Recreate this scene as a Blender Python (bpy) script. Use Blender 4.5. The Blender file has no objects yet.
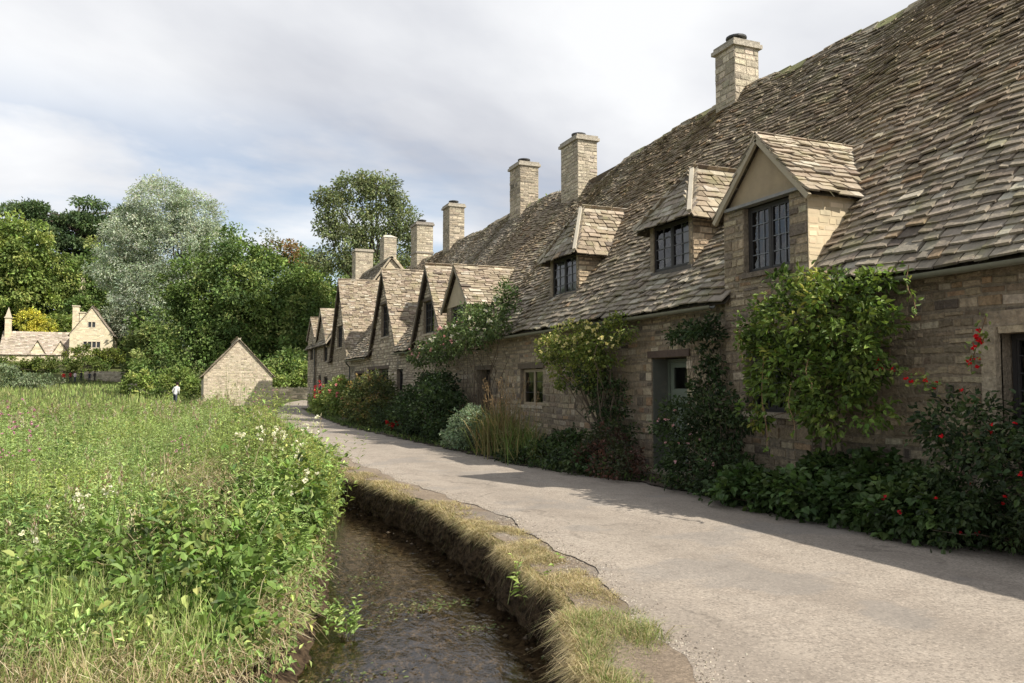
import bpy, math, random
import numpy as np
from mathutils import Vector
R = np.random.default_rng(7)
random.seed(7)
SC = bpy.context.scene
COL = SC.collection
ORIG = {}

def A(*v): return np.array(v, dtype=np.float64)
def norm(v):
    v = np.asarray(v, float)
    return v / np.maximum(np.linalg.norm(v, axis=-1, keepdims=True), 1e-9)

# ------------------------------------------------------------------ mesh builder
class MB:
    def __init__(s): s.V=[]; s.C=[]; s.Q=[]; s.T=[]; s.n=0
    def raw(s, V, C, Q=None, T=None):
        V=np.asarray(V,float).reshape(-1,3); C=np.broadcast_to(np.asarray(C,float),(len(V),3))
        if Q is not None and len(Q): s.Q.append(np.asarray(Q,int).reshape(-1,4)+s.n)
        if T is not None and len(T): s.T.append(np.asarray(T,int).reshape(-1,3)+s.n)
        s.V.append(V); s.C.append(C); s.n+=len(V)
    def quads(s, P, C):                       # P (n,4,3)  C (n,3) or (3,)
        P=np.asarray(P,float).reshape(-1,4,3); n=len(P)
        C=np.broadcast_to(np.asarray(C,float),(n,3))
        s.raw(P.reshape(-1,3), np.repeat(C,4,axis=0), Q=np.arange(4*n).reshape(-1,4))
    def tris(s, P, C):
        P=np.asarray(P,float).reshape(-1,3,3); n=len(P)
        C=np.broadcast_to(np.asarray(C,float),(n,3))
        s.raw(P.reshape(-1,3), np.repeat(C,3,axis=0), T=np.arange(3*n).reshape(-1,3))
    def boxes(s, P, C):                       # P (n,8,3): bottom 0123, top 4567
        P=np.asarray(P,float).reshape(-1,8,3); n=len(P)
        if n==0: return
        C=np.broadcast_to(np.asarray(C,float),(n,3))
        f=np.array([[0,3,2,1],[4,5,6,7],[0,1,5,4],[1,2,6,5],[2,3,7,6],[3,0,4,7]])
        Q=(np.arange(n)[:,None,None]*8+f[None]).reshape(-1,4)
        s.raw(P.reshape(-1,3), np.repeat(C,8,axis=0), Q=Q)
    def box(s, x0,x1,y0,y1,z0,z1, C=(.5,.5,.5)):
        s.boxes([[x0,y0,z0],[x1,y0,z0],[x1,y1,z0],[x0,y1,z0],[x0,y0,z1],[x1,y0,z1],[x1,y1,z1],[x0,y1,z1]], C)
    def beam(s, p, q, w, h, C, up=(0,0,1)):   # bar from p to q, width w, height h
        p=A(*p); q=A(*q); d=norm(q-p); side=norm(np.cross(d,up)); u=np.cross(side,d)
        a=side*w/2; b=u*h/2
        s.boxes([p-a-b,p+a-b,q+a-b,q-a-b,p-a+b,p+a+b,q+a+b,q-a+b], C)
    def tube(s, pts, rad, C, seg=6, cap=True):
        pts=np.asarray(pts,float); n=len(pts); rad=np.broadcast_to(np.asarray(rad,float),(n,))
        d=np.zeros_like(pts); d[1:-1]=pts[2:]-pts[:-2]; d[0]=pts[1]-pts[0]; d[-1]=pts[-1]-pts[-2]; d=norm(d)
        ref=np.where(np.abs(d[:,2:3])>.9, np.array([[1.,0,0]]), np.array([[0,0,1.]]))
        a=norm(np.cross(d,ref)); b=np.cross(d,a)
        th=np.linspace(0,2*math.pi,seg,endpoint=False)
        P=pts[:,None]+rad[:,None,None]*(a[:,None]*np.cos(th)[None,:,None]+b[:,None]*np.sin(th)[None,:,None])
        i=np.arange(n-1)[:,None]*seg; j=np.arange(seg)[None]; k=(j+1)%seg
        Q=np.stack([i+j,i+k,i+seg+k,i+seg+j],-1).reshape(-1,4)
        T=[]
        if cap:
            for t in range(1,seg-1): T.append([0,t,t+1]); T.append([(n-1)*seg,(n-1)*seg+t+1,(n-1)*seg+t])
        s.raw(P.reshape(-1,3), C, Q=Q, T=T)
    def grid(s, P, C):                        # P (a,b,3), C (3,) or (a,b,3)
        a,b=P.shape[:2]; i=np.arange(a-1)[:,None]*b; j=np.arange(b-1)[None]
        Q=np.stack([i+j,i+j+1,i+b+j+1,i+b+j],-1).reshape(-1,4)
        C=np.broadcast_to(np.asarray(C,float),(a,b,3)).reshape(-1,3)
        s.raw(P.reshape(-1,3), C, Q=Q)
    def build(s, name, mat, parent=None, smooth=False, loc=None):
        me=bpy.data.meshes.new(name)
        if not s.V: s.raw([[0,0,0],[.001,0,0],[0,.001,0]],(0,0,0),T=[[0,1,2]])
        V=np.concatenate(s.V); C=np.concatenate(s.C)
        o0=ORIG[parent.name] if parent is not None else (np.zeros(3) if loc is None else A(*loc))
        V=V-o0
        Q=np.concatenate(s.Q) if s.Q else np.zeros((0,4),int); T=np.concatenate(s.T) if s.T else np.zeros((0,3),int)
        me.vertices.add(len(V)); me.vertices.foreach_set('co',V.astype(np.float32).ravel())
        L=np.concatenate([Q.ravel(),T.ravel()]).astype(np.int32)
        me.loops.add(len(L)); me.loops.foreach_set('vertex_index',L)
        st=np.concatenate([np.arange(len(Q))*4, len(Q)*4+np.arange(len(T))*3]).astype(np.int32)
        me.polygons.add(len(st)); me.polygons.foreach_set('loop_start',st)
        me.polygons.foreach_set('use_smooth',np.full(len(st),bool(smooth)))
        me.update(calc_edges=True)
        at=me.attributes.new('col','FLOAT_COLOR','POINT')
        at.data.foreach_set('color',np.concatenate([C,np.ones((len(C),1))],1).astype(np.float32).ravel())
        me.materials.append(mat)
        o=bpy.data.objects.new(name,me); COL.objects.link(o)
        if parent is not None:
            o.parent=parent; ORIG[o.name]=o0
        else:
            o.location=o0; ORIG[o.name]=o0
        return o

def thing(name,label,cat,loc=(0,0,0),group=None):
    o=bpy.data.objects.new(name,None); COL.objects.link(o); o.location=loc; o.empty_display_size=.2
    o['label']=label; o['category']=cat
    if group: o['group']=group
    ORIG[o.name]=A(*loc); return o
def tag(o,label,cat,group=None,kind=None):
    o['label']=label; o['category']=cat
    if group: o['group']=group
    if kind: o['kind']=kind
    return o

# ------------------------------------------------------------------ materials
def newmat(name):
    m=bpy.data.materials.new(name); m.use_nodes=True; nt=m.node_tree
    for n in list(nt.nodes): nt.nodes.remove(n)
    return m,nt,nt.nodes,nt.links
def attr_mat(name, rough=.85, nscale=8, namp=.3, bump=.3, bscale=25, transl=0., spec=.3, spots=None, bdist=.02, big=None):
    m,nt,N,L=newmat(name)
    out=N.new('ShaderNodeOutputMaterial'); at=N.new('ShaderNodeAttribute'); at.attribute_name='col'
    geo=N.new('ShaderNodeNewGeometry')
    no=N.new('ShaderNodeTexNoise'); no.inputs['Scale'].default_value=nscale; no.inputs['Detail'].default_value=5; no.inputs['Roughness'].default_value=.65
    L.new(geo.outputs['Position'],no.inputs['Vector'])
    mr=N.new('ShaderNodeMapRange'); mr.inputs[1].default_value=.25; mr.inputs[2].default_value=.75
    mr.inputs[3].default_value=1-namp; mr.inputs[4].default_value=1+namp; L.new(no.outputs['Fac'],mr.inputs[0])
    mul=N.new('ShaderNodeVectorMath'); mul.operation='SCALE'; L.new(at.outputs['Color'],mul.inputs[0]); L.new(mr.outputs[0],mul.inputs['Scale'])
    c=mul.outputs[0]
    def spot(c,col,scale,lo,hi,amt,sd=0.):
        n2=N.new('ShaderNodeTexNoise'); n2.inputs['Scale'].default_value=scale; n2.inputs['Detail'].default_value=4; n2.inputs['Roughness'].default_value=.6
        ad=N.new('ShaderNodeVectorMath'); ad.operation='ADD'; ad.inputs[1].default_value=(sd,sd*1.7,sd*.3); L.new(geo.outputs['Position'],ad.inputs[0]); L.new(ad.outputs[0],n2.inputs['Vector'])
        r=N.new('ShaderNodeMapRange'); r.inputs[1].default_value=lo; r.inputs[2].default_value=hi; r.inputs[3].default_value=0; r.inputs[4].default_value=amt; L.new(n2.outputs['Fac'],r.inputs[0])
        mx=N.new('ShaderNodeMix'); mx.data_type='RGBA'; L.new(r.outputs[0],mx.inputs['Factor']); L.new(c,mx.inputs['A']); mx.inputs['B'].default_value=(*col,1); return mx.outputs['Result']
    for i,sp in enumerate(spots or []): c=spot(c,*sp,sd=13.7*(i+1))
    p=N.new('ShaderNodeBsdfPrincipled'); p.inputs['Roughness'].default_value=rough; p.inputs['Specular IOR Level'].default_value=spec
    L.new(c,p.inputs['Base Color'])
    if bump:
        b=N.new('ShaderNodeBump'); b.inputs['Strength'].default_value=bump; b.inputs['Distance'].default_value=bdist
        n3=N.new('ShaderNodeTexNoise'); n3.inputs['Scale'].default_value=bscale; n3.inputs['Detail'].default_value=5; L.new(geo.outputs['Position'],n3.inputs['Vector'])
        L.new(n3.outputs['Fac'],b.inputs['Height']); L.new(b.outputs[0],p.inputs['Normal'])
    sh=p.outputs[0]
    if transl:
        t=N.new('ShaderNodeBsdfTranslucent'); 
        g=N.new('ShaderNodeMix'); g.data_type='RGBA'; g.blend_type='MULTIPLY'; g.inputs['Factor'].default_value=1; L.new(c,g.inputs['A']); g.inputs['B'].default_value=(1.2,1.22,.75,1)
        L.new(g.outputs['Result'],t.inputs['Color'])
        mx=N.new('ShaderNodeMixShader'); mx.inputs[0].default_value=transl; L.new(sh,mx.inputs[1]); L.new(t.outputs[0],mx.inputs[2]); sh=mx.outputs[0]
    L.new(sh,out.inputs['Surface'])
    return m
M={}
M['slate']=attr_mat('stone_slate',.92,11,.30,.8,34,spots=[((.46,.42,.35),9,.60,.72,.45),((.07,.06,.05),5,.62,.74,.5),((.25,.20,.09),14,.68,.76,.4),((.24,.225,.11),2.6,.52,.70,.5)],bdist=.012)
M['stone']=attr_mat('cotswold_stone',.95,16,.42,.9,34,spots=[((.16,.14,.11),5,.58,.74,.55),((.50,.44,.34),12,.62,.75,.4)],bdist=.028)
M['plaster']=attr_mat('lime_plaster',.93,3,.15,.35,18,spots=[((.25,.21,.15),4,.58,.8,.4)],bdist=.008)
M['wood']=attr_mat('weathered_timber',.75,12,.3,.3,40)
M['paint']=attr_mat('old_paint',.55,9,.12,.1,40)
M['metal']=attr_mat('dull_metal',.5,9,.2,.1,40,spec=.5)
M['leaf']=attr_mat('leaf',.55,9,.22,0,transl=.28,spec=.35)
M['treeleaf']=attr_mat('tree_leaf',.6,.35,.28,0,transl=.25,spec=.25)
M['grass']=attr_mat('grass_blade',.65,2.2,.3,0,transl=.3,spec=.2)
M['bark']=attr_mat('bark',.9,8,.3,.5,20)
M['flower']=attr_mat('petal',.7,20,.1,0,transl=.3,spec=.1)
M['cloth']=attr_mat('cloth',.9,10,.1,0)
M['soil']=attr_mat('soil',.95,7,.4,.8,22,spots=[((.05,.04,.03),4,.5,.7,.6)],bdist=.05)

def ground_mat():
    m,nt,N,L=newmat('meadow_ground'); out=N.new('ShaderNodeOutputMaterial'); p=N.new('ShaderNodeBsdfPrincipled'); p.inputs['Roughness'].default_value=.95
    p.inputs['Specular IOR Level'].default_value=.1
    geo=N.new('ShaderNodeNewGeometry'); n=N.new('ShaderNodeTexNoise'); n.inputs['Scale'].default_value=.6; n.inputs['Detail'].default_value=8; L.new(geo.outputs['Position'],n.inputs['Vector'])
    r=N.new('ShaderNodeValToRGB'); e=r.color_ramp.elements; e[0].position=.3; e[0].color=(.035,.05,.018,1); e[1].position=.7; e[1].color=(.12,.13,.05,1)
    L.new(n.outputs['Fac'],r.inputs[0])
    sx=N.new('ShaderNodeSeparateXYZ'); L.new(geo.outputs['Position'],sx.inputs[0])
    mr=N.new('ShaderNodeMapRange'); mr.inputs[1].default_value=-.07; mr.inputs[2].default_value=-.02; L.new(sx.outputs['Z'],mr.inputs[0])
    n2=N.new('ShaderNodeTexNoise'); n2.inputs['Scale'].default_value=18; n2.inputs['Detail'].default_value=6; L.new(geo.outputs['Position'],n2.inputs['Vector'])
    r2=N.new('ShaderNodeValToRGB'); e=r2.color_ramp.elements; e[0].position=.35; e[0].color=(.025,.018,.012,1); e[1].position=.72; e[1].color=(.115,.08,.05,1); L.new(n2.outputs['Fac'],r2.inputs[0])
    mx=N.new('ShaderNodeMix'); mx.data_type='RGBA'; L.new(mr.outputs[0],mx.inputs['Factor']); L.new(r2.outputs[0],mx.inputs['A']); L.new(r.outputs[0],mx.inputs['B'])
    n4=N.new('ShaderNodeTexVoronoi'); n4.inputs['Scale'].default_value=16; L.new(geo.outputs['Position'],n4.inputs['Vector'])
    r4=N.new('ShaderNodeValToRGB'); e=r4.color_ramp.elements; e[0].position=.1; e[0].color=(.20,.158,.110,1); e[1].position=.9; e[1].color=(.055,.043,.032,1); L.new(n4.outputs['Color'],r4.inputs[0])
    m4=N.new('ShaderNodeMapRange'); m4.inputs[1].default_value=-.47; m4.inputs[2].default_value=-.43; L.new(sx.outputs['Z'],m4.inputs[0])
    x4=N.new('ShaderNodeMix'); x4.data_type='RGBA'; L.new(m4.outputs[0],x4.inputs['Factor']); L.new(r4.outputs[0],x4.inputs['A']); L.new(mx.outputs['Result'],x4.inputs['B'])
    L.new(x4.outputs['Result'],p.inputs['Base Color'])
    b=N.new('ShaderNodeBump'); b.inputs['Strength'].default_value=.9; b.inputs['Distance'].default_value=.06; L.new(n2.outputs['Fac'],b.inputs['Height']); L.new(b.outputs[0],p.inputs['Normal'])
    L.new(p.outputs[0],out.inputs['Surface']); return m
M['ground']=ground_mat()

def road_mat(name,ca,cb,cc,bs=.5):
    m,nt,N,L=newmat(name); out=N.new('ShaderNodeOutputMaterial'); p=N.new('ShaderNodeBsdfPrincipled'); p.inputs['Roughness'].default_value=.9; p.inputs['Specular IOR Level'].default_value=.25
    geo=N.new('ShaderNodeNewGeometry')
    def noise(sc,det=6,ro=.6,vec=None):
        n=N.new('ShaderNodeTexNoise'); n.inputs['Scale'].default_value=sc; n.inputs['Detail'].default_value=det; n.inputs['Roughness'].default_value=ro
        L.new(vec or geo.outputs['Position'],n.inputs['Vector']); return n.outputs['Fac']
    def rng(f,a,b,c,d):
        r=N.new('ShaderNodeMapRange'); r.inputs[1].default_value=a; r.inputs[2].default_value=b; r.inputs[3].default_value=c; r.inputs[4].default_value=d; L.new(f,r.inputs[0]); return r.outputs[0]
    def mix(f,a,b,blend='MIX'):
        x=N.new('ShaderNodeMix'); x.data_type='RGBA'; x.blend_type=blend
        if hasattr(f,'links'): L.new(f,x.inputs['Factor'])
        else: x.inputs['Factor'].default_value=f
        for k,v in (('A',a),('B',b)):
            if hasattr(v,'links'): L.new(v,x.inputs[k])
            else: x.inputs[k].default_value=(*v,1)
        return x.outputs['Result']
    mp=N.new('ShaderNodeMapping'); mp.inputs['Scale'].default_value=(1.6,.35,1); L.new(geo.outputs['Position'],mp.inputs[0])
    c=mix(rng(noise(1.0,7,.65,mp.outputs[0]),.38,.62,0,1),ca,cb)
    c=mix(rng(noise(2.3,8,.7),.46,.66,0,.75),c,cc)
    sp=noise(110,3,.7); c=mix(rng(sp,.35,.65,0,.32),c,tuple(v*1.55 for v in ca))
    c=mix(rng(noise(38,4,.75),.42,.62,0,.42),c,tuple(v*.62 for v in ca))
    c=mix(rng(noise(21,4,.8),.55,.68,0,.4),c,tuple(v*1.35 for v in ca))
    sp2=noise(75,2,.6); c=mix(rng(sp2,.58,.7,0,.45),c,tuple(v*.35 for v in ca))
    v1=N.new('ShaderNodeTexVoronoi'); v1.inputs['Scale'].default_value=72; L.new(geo.outputs['Position'],v1.inputs['Vector'])
    sc1=N.new('ShaderNodeSeparateColor'); L.new(v1.outputs['Color'],sc1.inputs[0])
    c=mix(rng(sc1.outputs[0],.62,.95,0,.6),c,tuple(v*.50 for v in ca)); c=mix(rng(sc1.outputs[1],.75,.98,0,.45),c,tuple(min(v*1.75,.8) for v in ca))
    sxx=N.new('ShaderNodeSeparateXYZ'); L.new(geo.outputs['Position'],sxx.inputs[0])
    wv=N.new('ShaderNodeMath'); wv.operation='MULTIPLY_ADD'; L.new(noise(.35,3),wv.inputs[0]); wv.inputs[1].default_value=1.6; L.new(sxx.outputs['X'],wv.inputs[2])
    wm=N.new('ShaderNodeMath'); wm.operation='SINE'; w2=N.new('ShaderNodeMath'); w2.operation='MULTIPLY'; L.new(wv.outputs[0],w2.inputs[0]); w2.inputs[1].default_value=3.9; L.new(w2.outputs[0],wm.inputs[0])
    c=mix(rng(wm.outputs[0],.1,1,0,.32),c,tuple(v*.68 for v in ca))
    c=mix(rng(noise(.8,5,.5),.56,.60,0,.35),c,(.20,.19,.178))
    dk=noise(1.7,9,.75); c=mix(rng(dk,.60,.72,0,.5),c,tuple(v*.42 for v in ca))
    # hair cracks
    vo=N.new('ShaderNodeTexVoronoi'); vo.feature='DISTANCE_TO_EDGE'; vo.inputs['Scale'].default_value=.42
    ds=N.new('ShaderNodeVectorMath'); ds.operation='MULTIPLY_ADD'
    nn=N.new('ShaderNodeTexNoise'); nn.inputs['Scale'].default_value=1.5; nn.inputs['Detail'].default_value=6; L.new(geo.outputs['Position'],nn.inputs['Vector'])
    L.new(nn.outputs['Color'],ds.inputs[0]); ds.inputs[1].default_value=(1.5,1.5,0); L.new(geo.outputs['Position'],ds.inputs[2]); L.new(ds.outputs[0],vo.inputs['Vector'])
    ck=rng(vo.outputs['Distance'],0,.012,1,0); gate=rng(noise(.6,3),.5,.58,0,1)
    mm=N.new('ShaderNodeMath'); mm.operation='MULTIPLY'; L.new(ck,mm.inputs[0]); L.new(gate,mm.inputs[1]); m2=N.new('ShaderNodeMath'); m2.operation='MULTIPLY'; L.new(mm.outputs[0],m2.inputs[0]); m2.inputs[1].default_value=.4
    c=mix(m2.outputs[0],c,(.05,.042,.035))
    L.new(c,p.inputs['Base Color'])
    b=N.new('ShaderNodeBump'); b.inputs['Strength'].default_value=bs; b.inputs['Distance'].default_value=.008; L.new(sp,b.inputs['Height'])
    b2=N.new('ShaderNodeBump'); b2.inputs['Strength'].default_value=.5; b2.inputs['Distance'].default_value=.06; L.new(noise(3.5,5,.55),b2.inputs['Height']); L.new(b.outputs[0],b2.inputs['Normal']); L.new(b2.outputs[0],p.inputs['Normal'])
    L.new(p.outputs[0],out.inputs['Surface']); return m
M['tarmac']=road_mat('worn_tarmac',(.29,.25,.208),(.365,.32,.268),(.225,.19,.155))
M['gravel']=road_mat('gravel_shoulder',(.23,.182,.135),(.30,.245,.185),(.12,.092,.066),1.2)
M['bed']=road_mat('border_soil',(.085,.065,.05),(.13,.10,.075),(.06,.045,.035),1.0)

def water_mat():
    m,nt,N,L=newmat('stream_water'); out=N.new('ShaderNodeOutputMaterial'); geo=N.new('ShaderNodeNewGeometry')
    mp=N.new('ShaderNodeMapping'); mp.inputs['Scale'].default_value=(1.6,.9,1); L.new(geo.outputs['Position'],mp.inputs[0])
    n=N.new('ShaderNodeTexNoise'); n.inputs['Scale'].default_value=5; n.inputs['Detail'].default_value=4; n.inputs['Distortion'].default_value=.7; L.new(mp.outputs[0],n.inputs['Vector'])
    b=N.new('ShaderNodeBump'); b.inputs['Strength'].default_value=.15; b.inputs['Distance'].default_value=.05; L.new(n.outputs['Fac'],b.inputs['Height'])
    n2=N.new('ShaderNodeTexNoise'); n2.inputs['Scale'].default_value=26; n2.inputs['Detail'].default_value=3; L.new(mp.outputs[0],n2.inputs['Vector'])
    b2=N.new('ShaderNodeBump'); b2.inputs['Strength'].default_value=.12; b2.inputs['Distance'].default_value=.010; L.new(n2.outputs['Fac'],b2.inputs['Height']); L.new(b.outputs[0],b2.inputs['Normal'])
    g=N.new('ShaderNodeBsdfGlossy'); g.inputs['Roughness'].default_value=.03; L.new(b2.outputs[0],g.inputs['Normal'])
    t=N.new('ShaderNodeBsdfTransparent'); t.inputs['Color'].default_value=(.86,.79,.67,1)
    f=N.new('ShaderNodeFresnel'); f.inputs['IOR'].default_value=1.45; L.new(b2.outputs[0],f.inputs['Normal'])
    mx=N.new('ShaderNodeMixShader'); L.new(f.outputs[0],mx.inputs[0]); L.new(t.outputs[0],mx.inputs[1]); L.new(g.outputs[0],mx.inputs[2]); L.new(mx.outputs[0],out.inputs['Surface']); return m
M['water']=water_mat()
def glass_mat():
    m,nt,N,L=newmat('old_glass'); out=N.new('ShaderNodeOutputMaterial'); geo=N.new('ShaderNodeNewGeometry')
    n=N.new('ShaderNodeTexNoise'); n.inputs['Scale'].default_value=7; L.new(geo.outputs['Position'],n.inputs['Vector'])
    b=N.new('ShaderNodeBump'); b.inputs['Strength'].default_value=.25; b.inputs['Distance'].default_value=.02; L.new(n.outputs['Fac'],b.inputs['Height'])
    g=N.new('ShaderNodeBsdfGlossy'); g.inputs['Roughness'].default_value=.04; L.new(b.outputs[0],g.inputs['Normal'])
    t=N.new('ShaderNodeBsdfTransparent'); t.inputs['Color'].default_value=(.62,.66,.66,1)
    f=N.new('ShaderNodeFresnel'); f.inputs['IOR'].default_value=1.85
    mx=N.new('ShaderNodeMixShader'); L.new(f.outputs[0],mx.inputs[0]); L.new(t.outputs[0],mx.inputs[1]); L.new(g.outputs[0],mx.inputs[2]); L.new(mx.outputs[0],out.inputs['Surface']); return m
M['glass']=glass_mat()

# ------------------------------------------------------------------ surfaces of slates and stones
def pick(n, pal, jit=.12):
    pal=[(w,A(*c)) for w,c in pal]; w=np.array([p[0] for p in pal],float); w/=w.sum()
    c=np.array([p[1] for p in pal])[R.choice(len(pal),n,p=w)]
    return np.clip(c*(1+R.normal(0,jit,(n,1)))*(1+R.normal(0,.014,(n,3))),.01,1)
SLATE=[(6,(.258,.222,.172)),(4,(.298,.260,.204)),(2.5,(.20,.168,.128)),(.9,(.41,.375,.305)),(.4,(.27,.20,.13)),(.7,(.12,.10,.079))]
SLATE_L=[(5,(.285,.235,.17)),(3,(.335,.28,.21)),(2,(.215,.17,.125)),(1.0,(.43,.385,.31)),(.7,(.13,.105,.085))]
STONE=[(5,(.30,.24,.162)),(3,(.36,.293,.20)),(3,(.225,.18,.125)),(1.4,(.43,.365,.27)),(.8,(.15,.122,.095)),(.6,(.30,.205,.125))]
STONE_L=[(5,(.50,.44,.33)),(3,(.58,.51,.39)),(2,(.41,.355,.265)),(1,(.32,.275,.22))]
STONE_G=[(5,(.43,.365,.27)),(3,(.51,.44,.33)),(3,(.33,.28,.21)),(1,(.22,.19,.15))]
def courses(H,e0,e1):
    out=[]; s=0
    while s<H:
        e=(e0+(e1-e0)*s/H)*random.uniform(.9,1.1); out.append((s,e)); s+=e
    return out
def cut(iv,holes):
    for a,b in holes:
        nv=[]
        for u,v in iv:
            if b<=u or a>=v: nv.append((u,v)); continue
            if a-u>.03: nv.append((u,a))
            if v-b>.03: nv.append((b,v))
        iv=nv
    return iv
def slates(O,U,V,N_,crs,f0,f1,pal=SLATE,wr=(.12,.34),th=(.018,.034),warp=None,skip=None,lift=.066,ragged=.015):
    """returns arrays P (n,8,3), C (n,3)"""
    O,U,V,N_=A(*O),norm(A(*U)),norm(A(*V)),norm(A(*N_)); PP=[];CC=[]
    for s,e in crs:
        a,b=f0(s),f1(s)
        if b-a<.08: continue
        k=e/crs[0][1]; us=None; ws=R.uniform(wr[0],wr[1],int((b-a)/wr[0]/.6)+4)*(.55+.45*k)
        ed=a-R.uniform(0,.3)+np.concatenate([[0],np.cumsum(ws)]); ed=ed[:np.searchsorted(ed,b)+1]
        us=np.clip(ed[:-1],a,b)+R.uniform(.002,.012,len(ed)-1); ue=np.clip(ed[1:],a,b)-R.uniform(.002,.012,len(ed)-1); ok=ue-us>.03; us=us[ok];ue=ue[ok]; n=len(us)
        if n==0: continue
        L=e*1.75+.03; t=R.uniform(th[0],th[1],n); lo=lift*(.7+.3*k)+R.normal(0,.009,n)
        s1=s-R.uniform(0,ragged,n)*1.3+R.normal(0,ragged*.35,n); s2=s1+R.normal(0,ragged*.6,n); hi=np.full(n,s+L); z=np.zeros(n)
        rk=R.normal(0,.004,n)
        def pt(u,v,w): return O+u[:,None]*U+v[:,None]*V+w[:,None]*N_
        P=np.stack([pt(us,s1,lo-rk),pt(ue,s2,lo+rk),pt(ue,hi,z),pt(us,hi,z),pt(us+.004,s1+.004,lo-rk+t),pt(ue-.004,s2+.004,lo+rk+t),pt(ue,hi,z+t),pt(us,hi,z+t)],1)
        C=pick(n,pal,.09)
        if skip is not None:
            kp=~skip(P[:,:4].mean(1)); P=P[kp];C=C[kp]
        if warp is not None: P=warp(P)
        PP.append(P);CC.append(C)
    return (np.concatenate(PP),np.concatenate(CC)) if PP else (np.zeros((0,8,3)),np.zeros((0,3)))
def stones(mb,O,U,N_,H,f0,f1,holes=(),pal=STONE,ch=(.05,.15),wr=(.09,.34),thick=.28,prot=.018,mortar=(.25,.205,.148),W=(0,0,1),shade=1.0):
    """courses of rubble stone on the plane O + u U + v W, outward normal N_"""
    O,U,N_,W=A(*O),norm(A(*U)),norm(A(*N_)),A(*W)
    bk=sorted({0.,float(H)}|{float(x) for h in holes for x in h[2:4] if 0<x<H}); vs=[]
    for a,b in zip(bk[:-1],bk[1:]):
        n=max(1,round((b-a)/random.uniform(*ch))); q=a+np.concatenate([[0],np.cumsum(R.uniform(.7,1.3,n))])
        q=a+(q-a)/(q[-1]-a)*(b-a); vs+=list(zip(q[:-1],q[1:]))
    for v0,v1 in vs:
        vm=(v0+v1)/2; a,b=f0(vm),f1(vm)
        if b-a<.03: continue
        iv=cut([(a,b)],[(h[0],h[1]) for h in holes if h[2]<vm<h[3]])
        for a,b in iv:
            c=[O+a*U+v0*W, O+b*U+v0*W]; d=[O+b*U+v1*W, O+a*U+v1*W]
            F=[c[0],c[1],d[0],d[1]]; B=[x-N_*thick for x in F]
            mb.boxes([B+F],np.array(mortar)*R.uniform(.85,1.1))
            ws=R.uniform(wr[0],wr[1],int((b-a)/wr[0])+3); ed=a+np.concatenate([[0],np.cumsum(ws)]); ed=ed[:max(1,np.searchsorted(ed,b-.08))]
            ed=np.append(ed,b); us=ed[:-1]+R.uniform(.004,.012,len(ed)-1); ue=ed[1:]-R.uniform(.004,.012,len(ed)-1); n=len(us)
            lo=v0+R.uniform(.003,.012,n); hi=v1-R.uniform(.003,.012,n); pr=R.uniform(.001+.15*prot,.002+prot,n); j=lambda:R.normal(0,min(.004,prot*.3),n)
            wob=min(.022,(v1-v0)*.3); sd=float(O[1]*.37)
            def pt(u,v,w):
                vv=v+wob*vnoise(u+sd,v*2.2,1.6,3)*(1 if H>1.3 else .4); return O+u[:,None]*U+vv[:,None]*W+w[:,None]*N_
            lo=lo+R.uniform(0,.018,n)*(v1-v0>.06); hi=hi-R.uniform(0,.014,n)*(v1-v0>.06)
            z=np.full(n,-.01); e=.006
            P=np.stack([pt(us,lo,z),pt(ue,lo,z),pt(ue,hi,z),pt(us,hi,z),pt(us+e,lo+e+j(),pr),pt(ue-e,lo+e+j(),pr+j()),pt(ue-e,hi-e+j(),pr+j()),pt(us+e,hi-e+j(),pr)],1)
            mb.boxes(P,pick(n,pal)*shade)

# ------------------------------------------------------------------ vegetation tools
def leafquads(mb,P,D,Nn,size,asp,C,fold=.3):
    """diamond leaves: base P, direction D, normal Nn"""
    n=len(P); D=norm(D); S=norm(np.cross(D,Nn)); Nn=np.cross(S,D); size=np.broadcast_to(size,(n,))[:,None]
    w=size*asp*.5
    if np.mean(asp)>=.5 and float(np.mean(size))<.2:      # broad leaf folded along its midrib
        r1=D*size*.22; r2=D*size*.62; up=Nn*w*fold; T=P+D*size-Nn*size*.14; m1=S*w*.86; m2=S*w*.80; C=np.broadcast_to(np.asarray(C,float),(n,3))
        mb.quads(np.stack([P,P+r1+m1+up,P+r2+m2+up,T],1),C); mb.quads(np.stack([P,T,P+r2-m2+up,P+r1-m1+up],1),C*.97); return
    m=P+D*size*.45
    mb.quads(np.stack([P,m+S*w+Nn*w*fold*2,P+D*size-Nn*size*.12,m-S*w+Nn*w*fold*2],1),C)
def rdir(n): return norm(R.normal(0,1,(n,3)))
def blob_pts(b,n,shell=.55):
    b=np.asarray(b,float); d=rdir(n); r=shell+(1-shell)*R.random(n)**.5
    return b[:3]+d*r[:,None]*b[3:6], d
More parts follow.
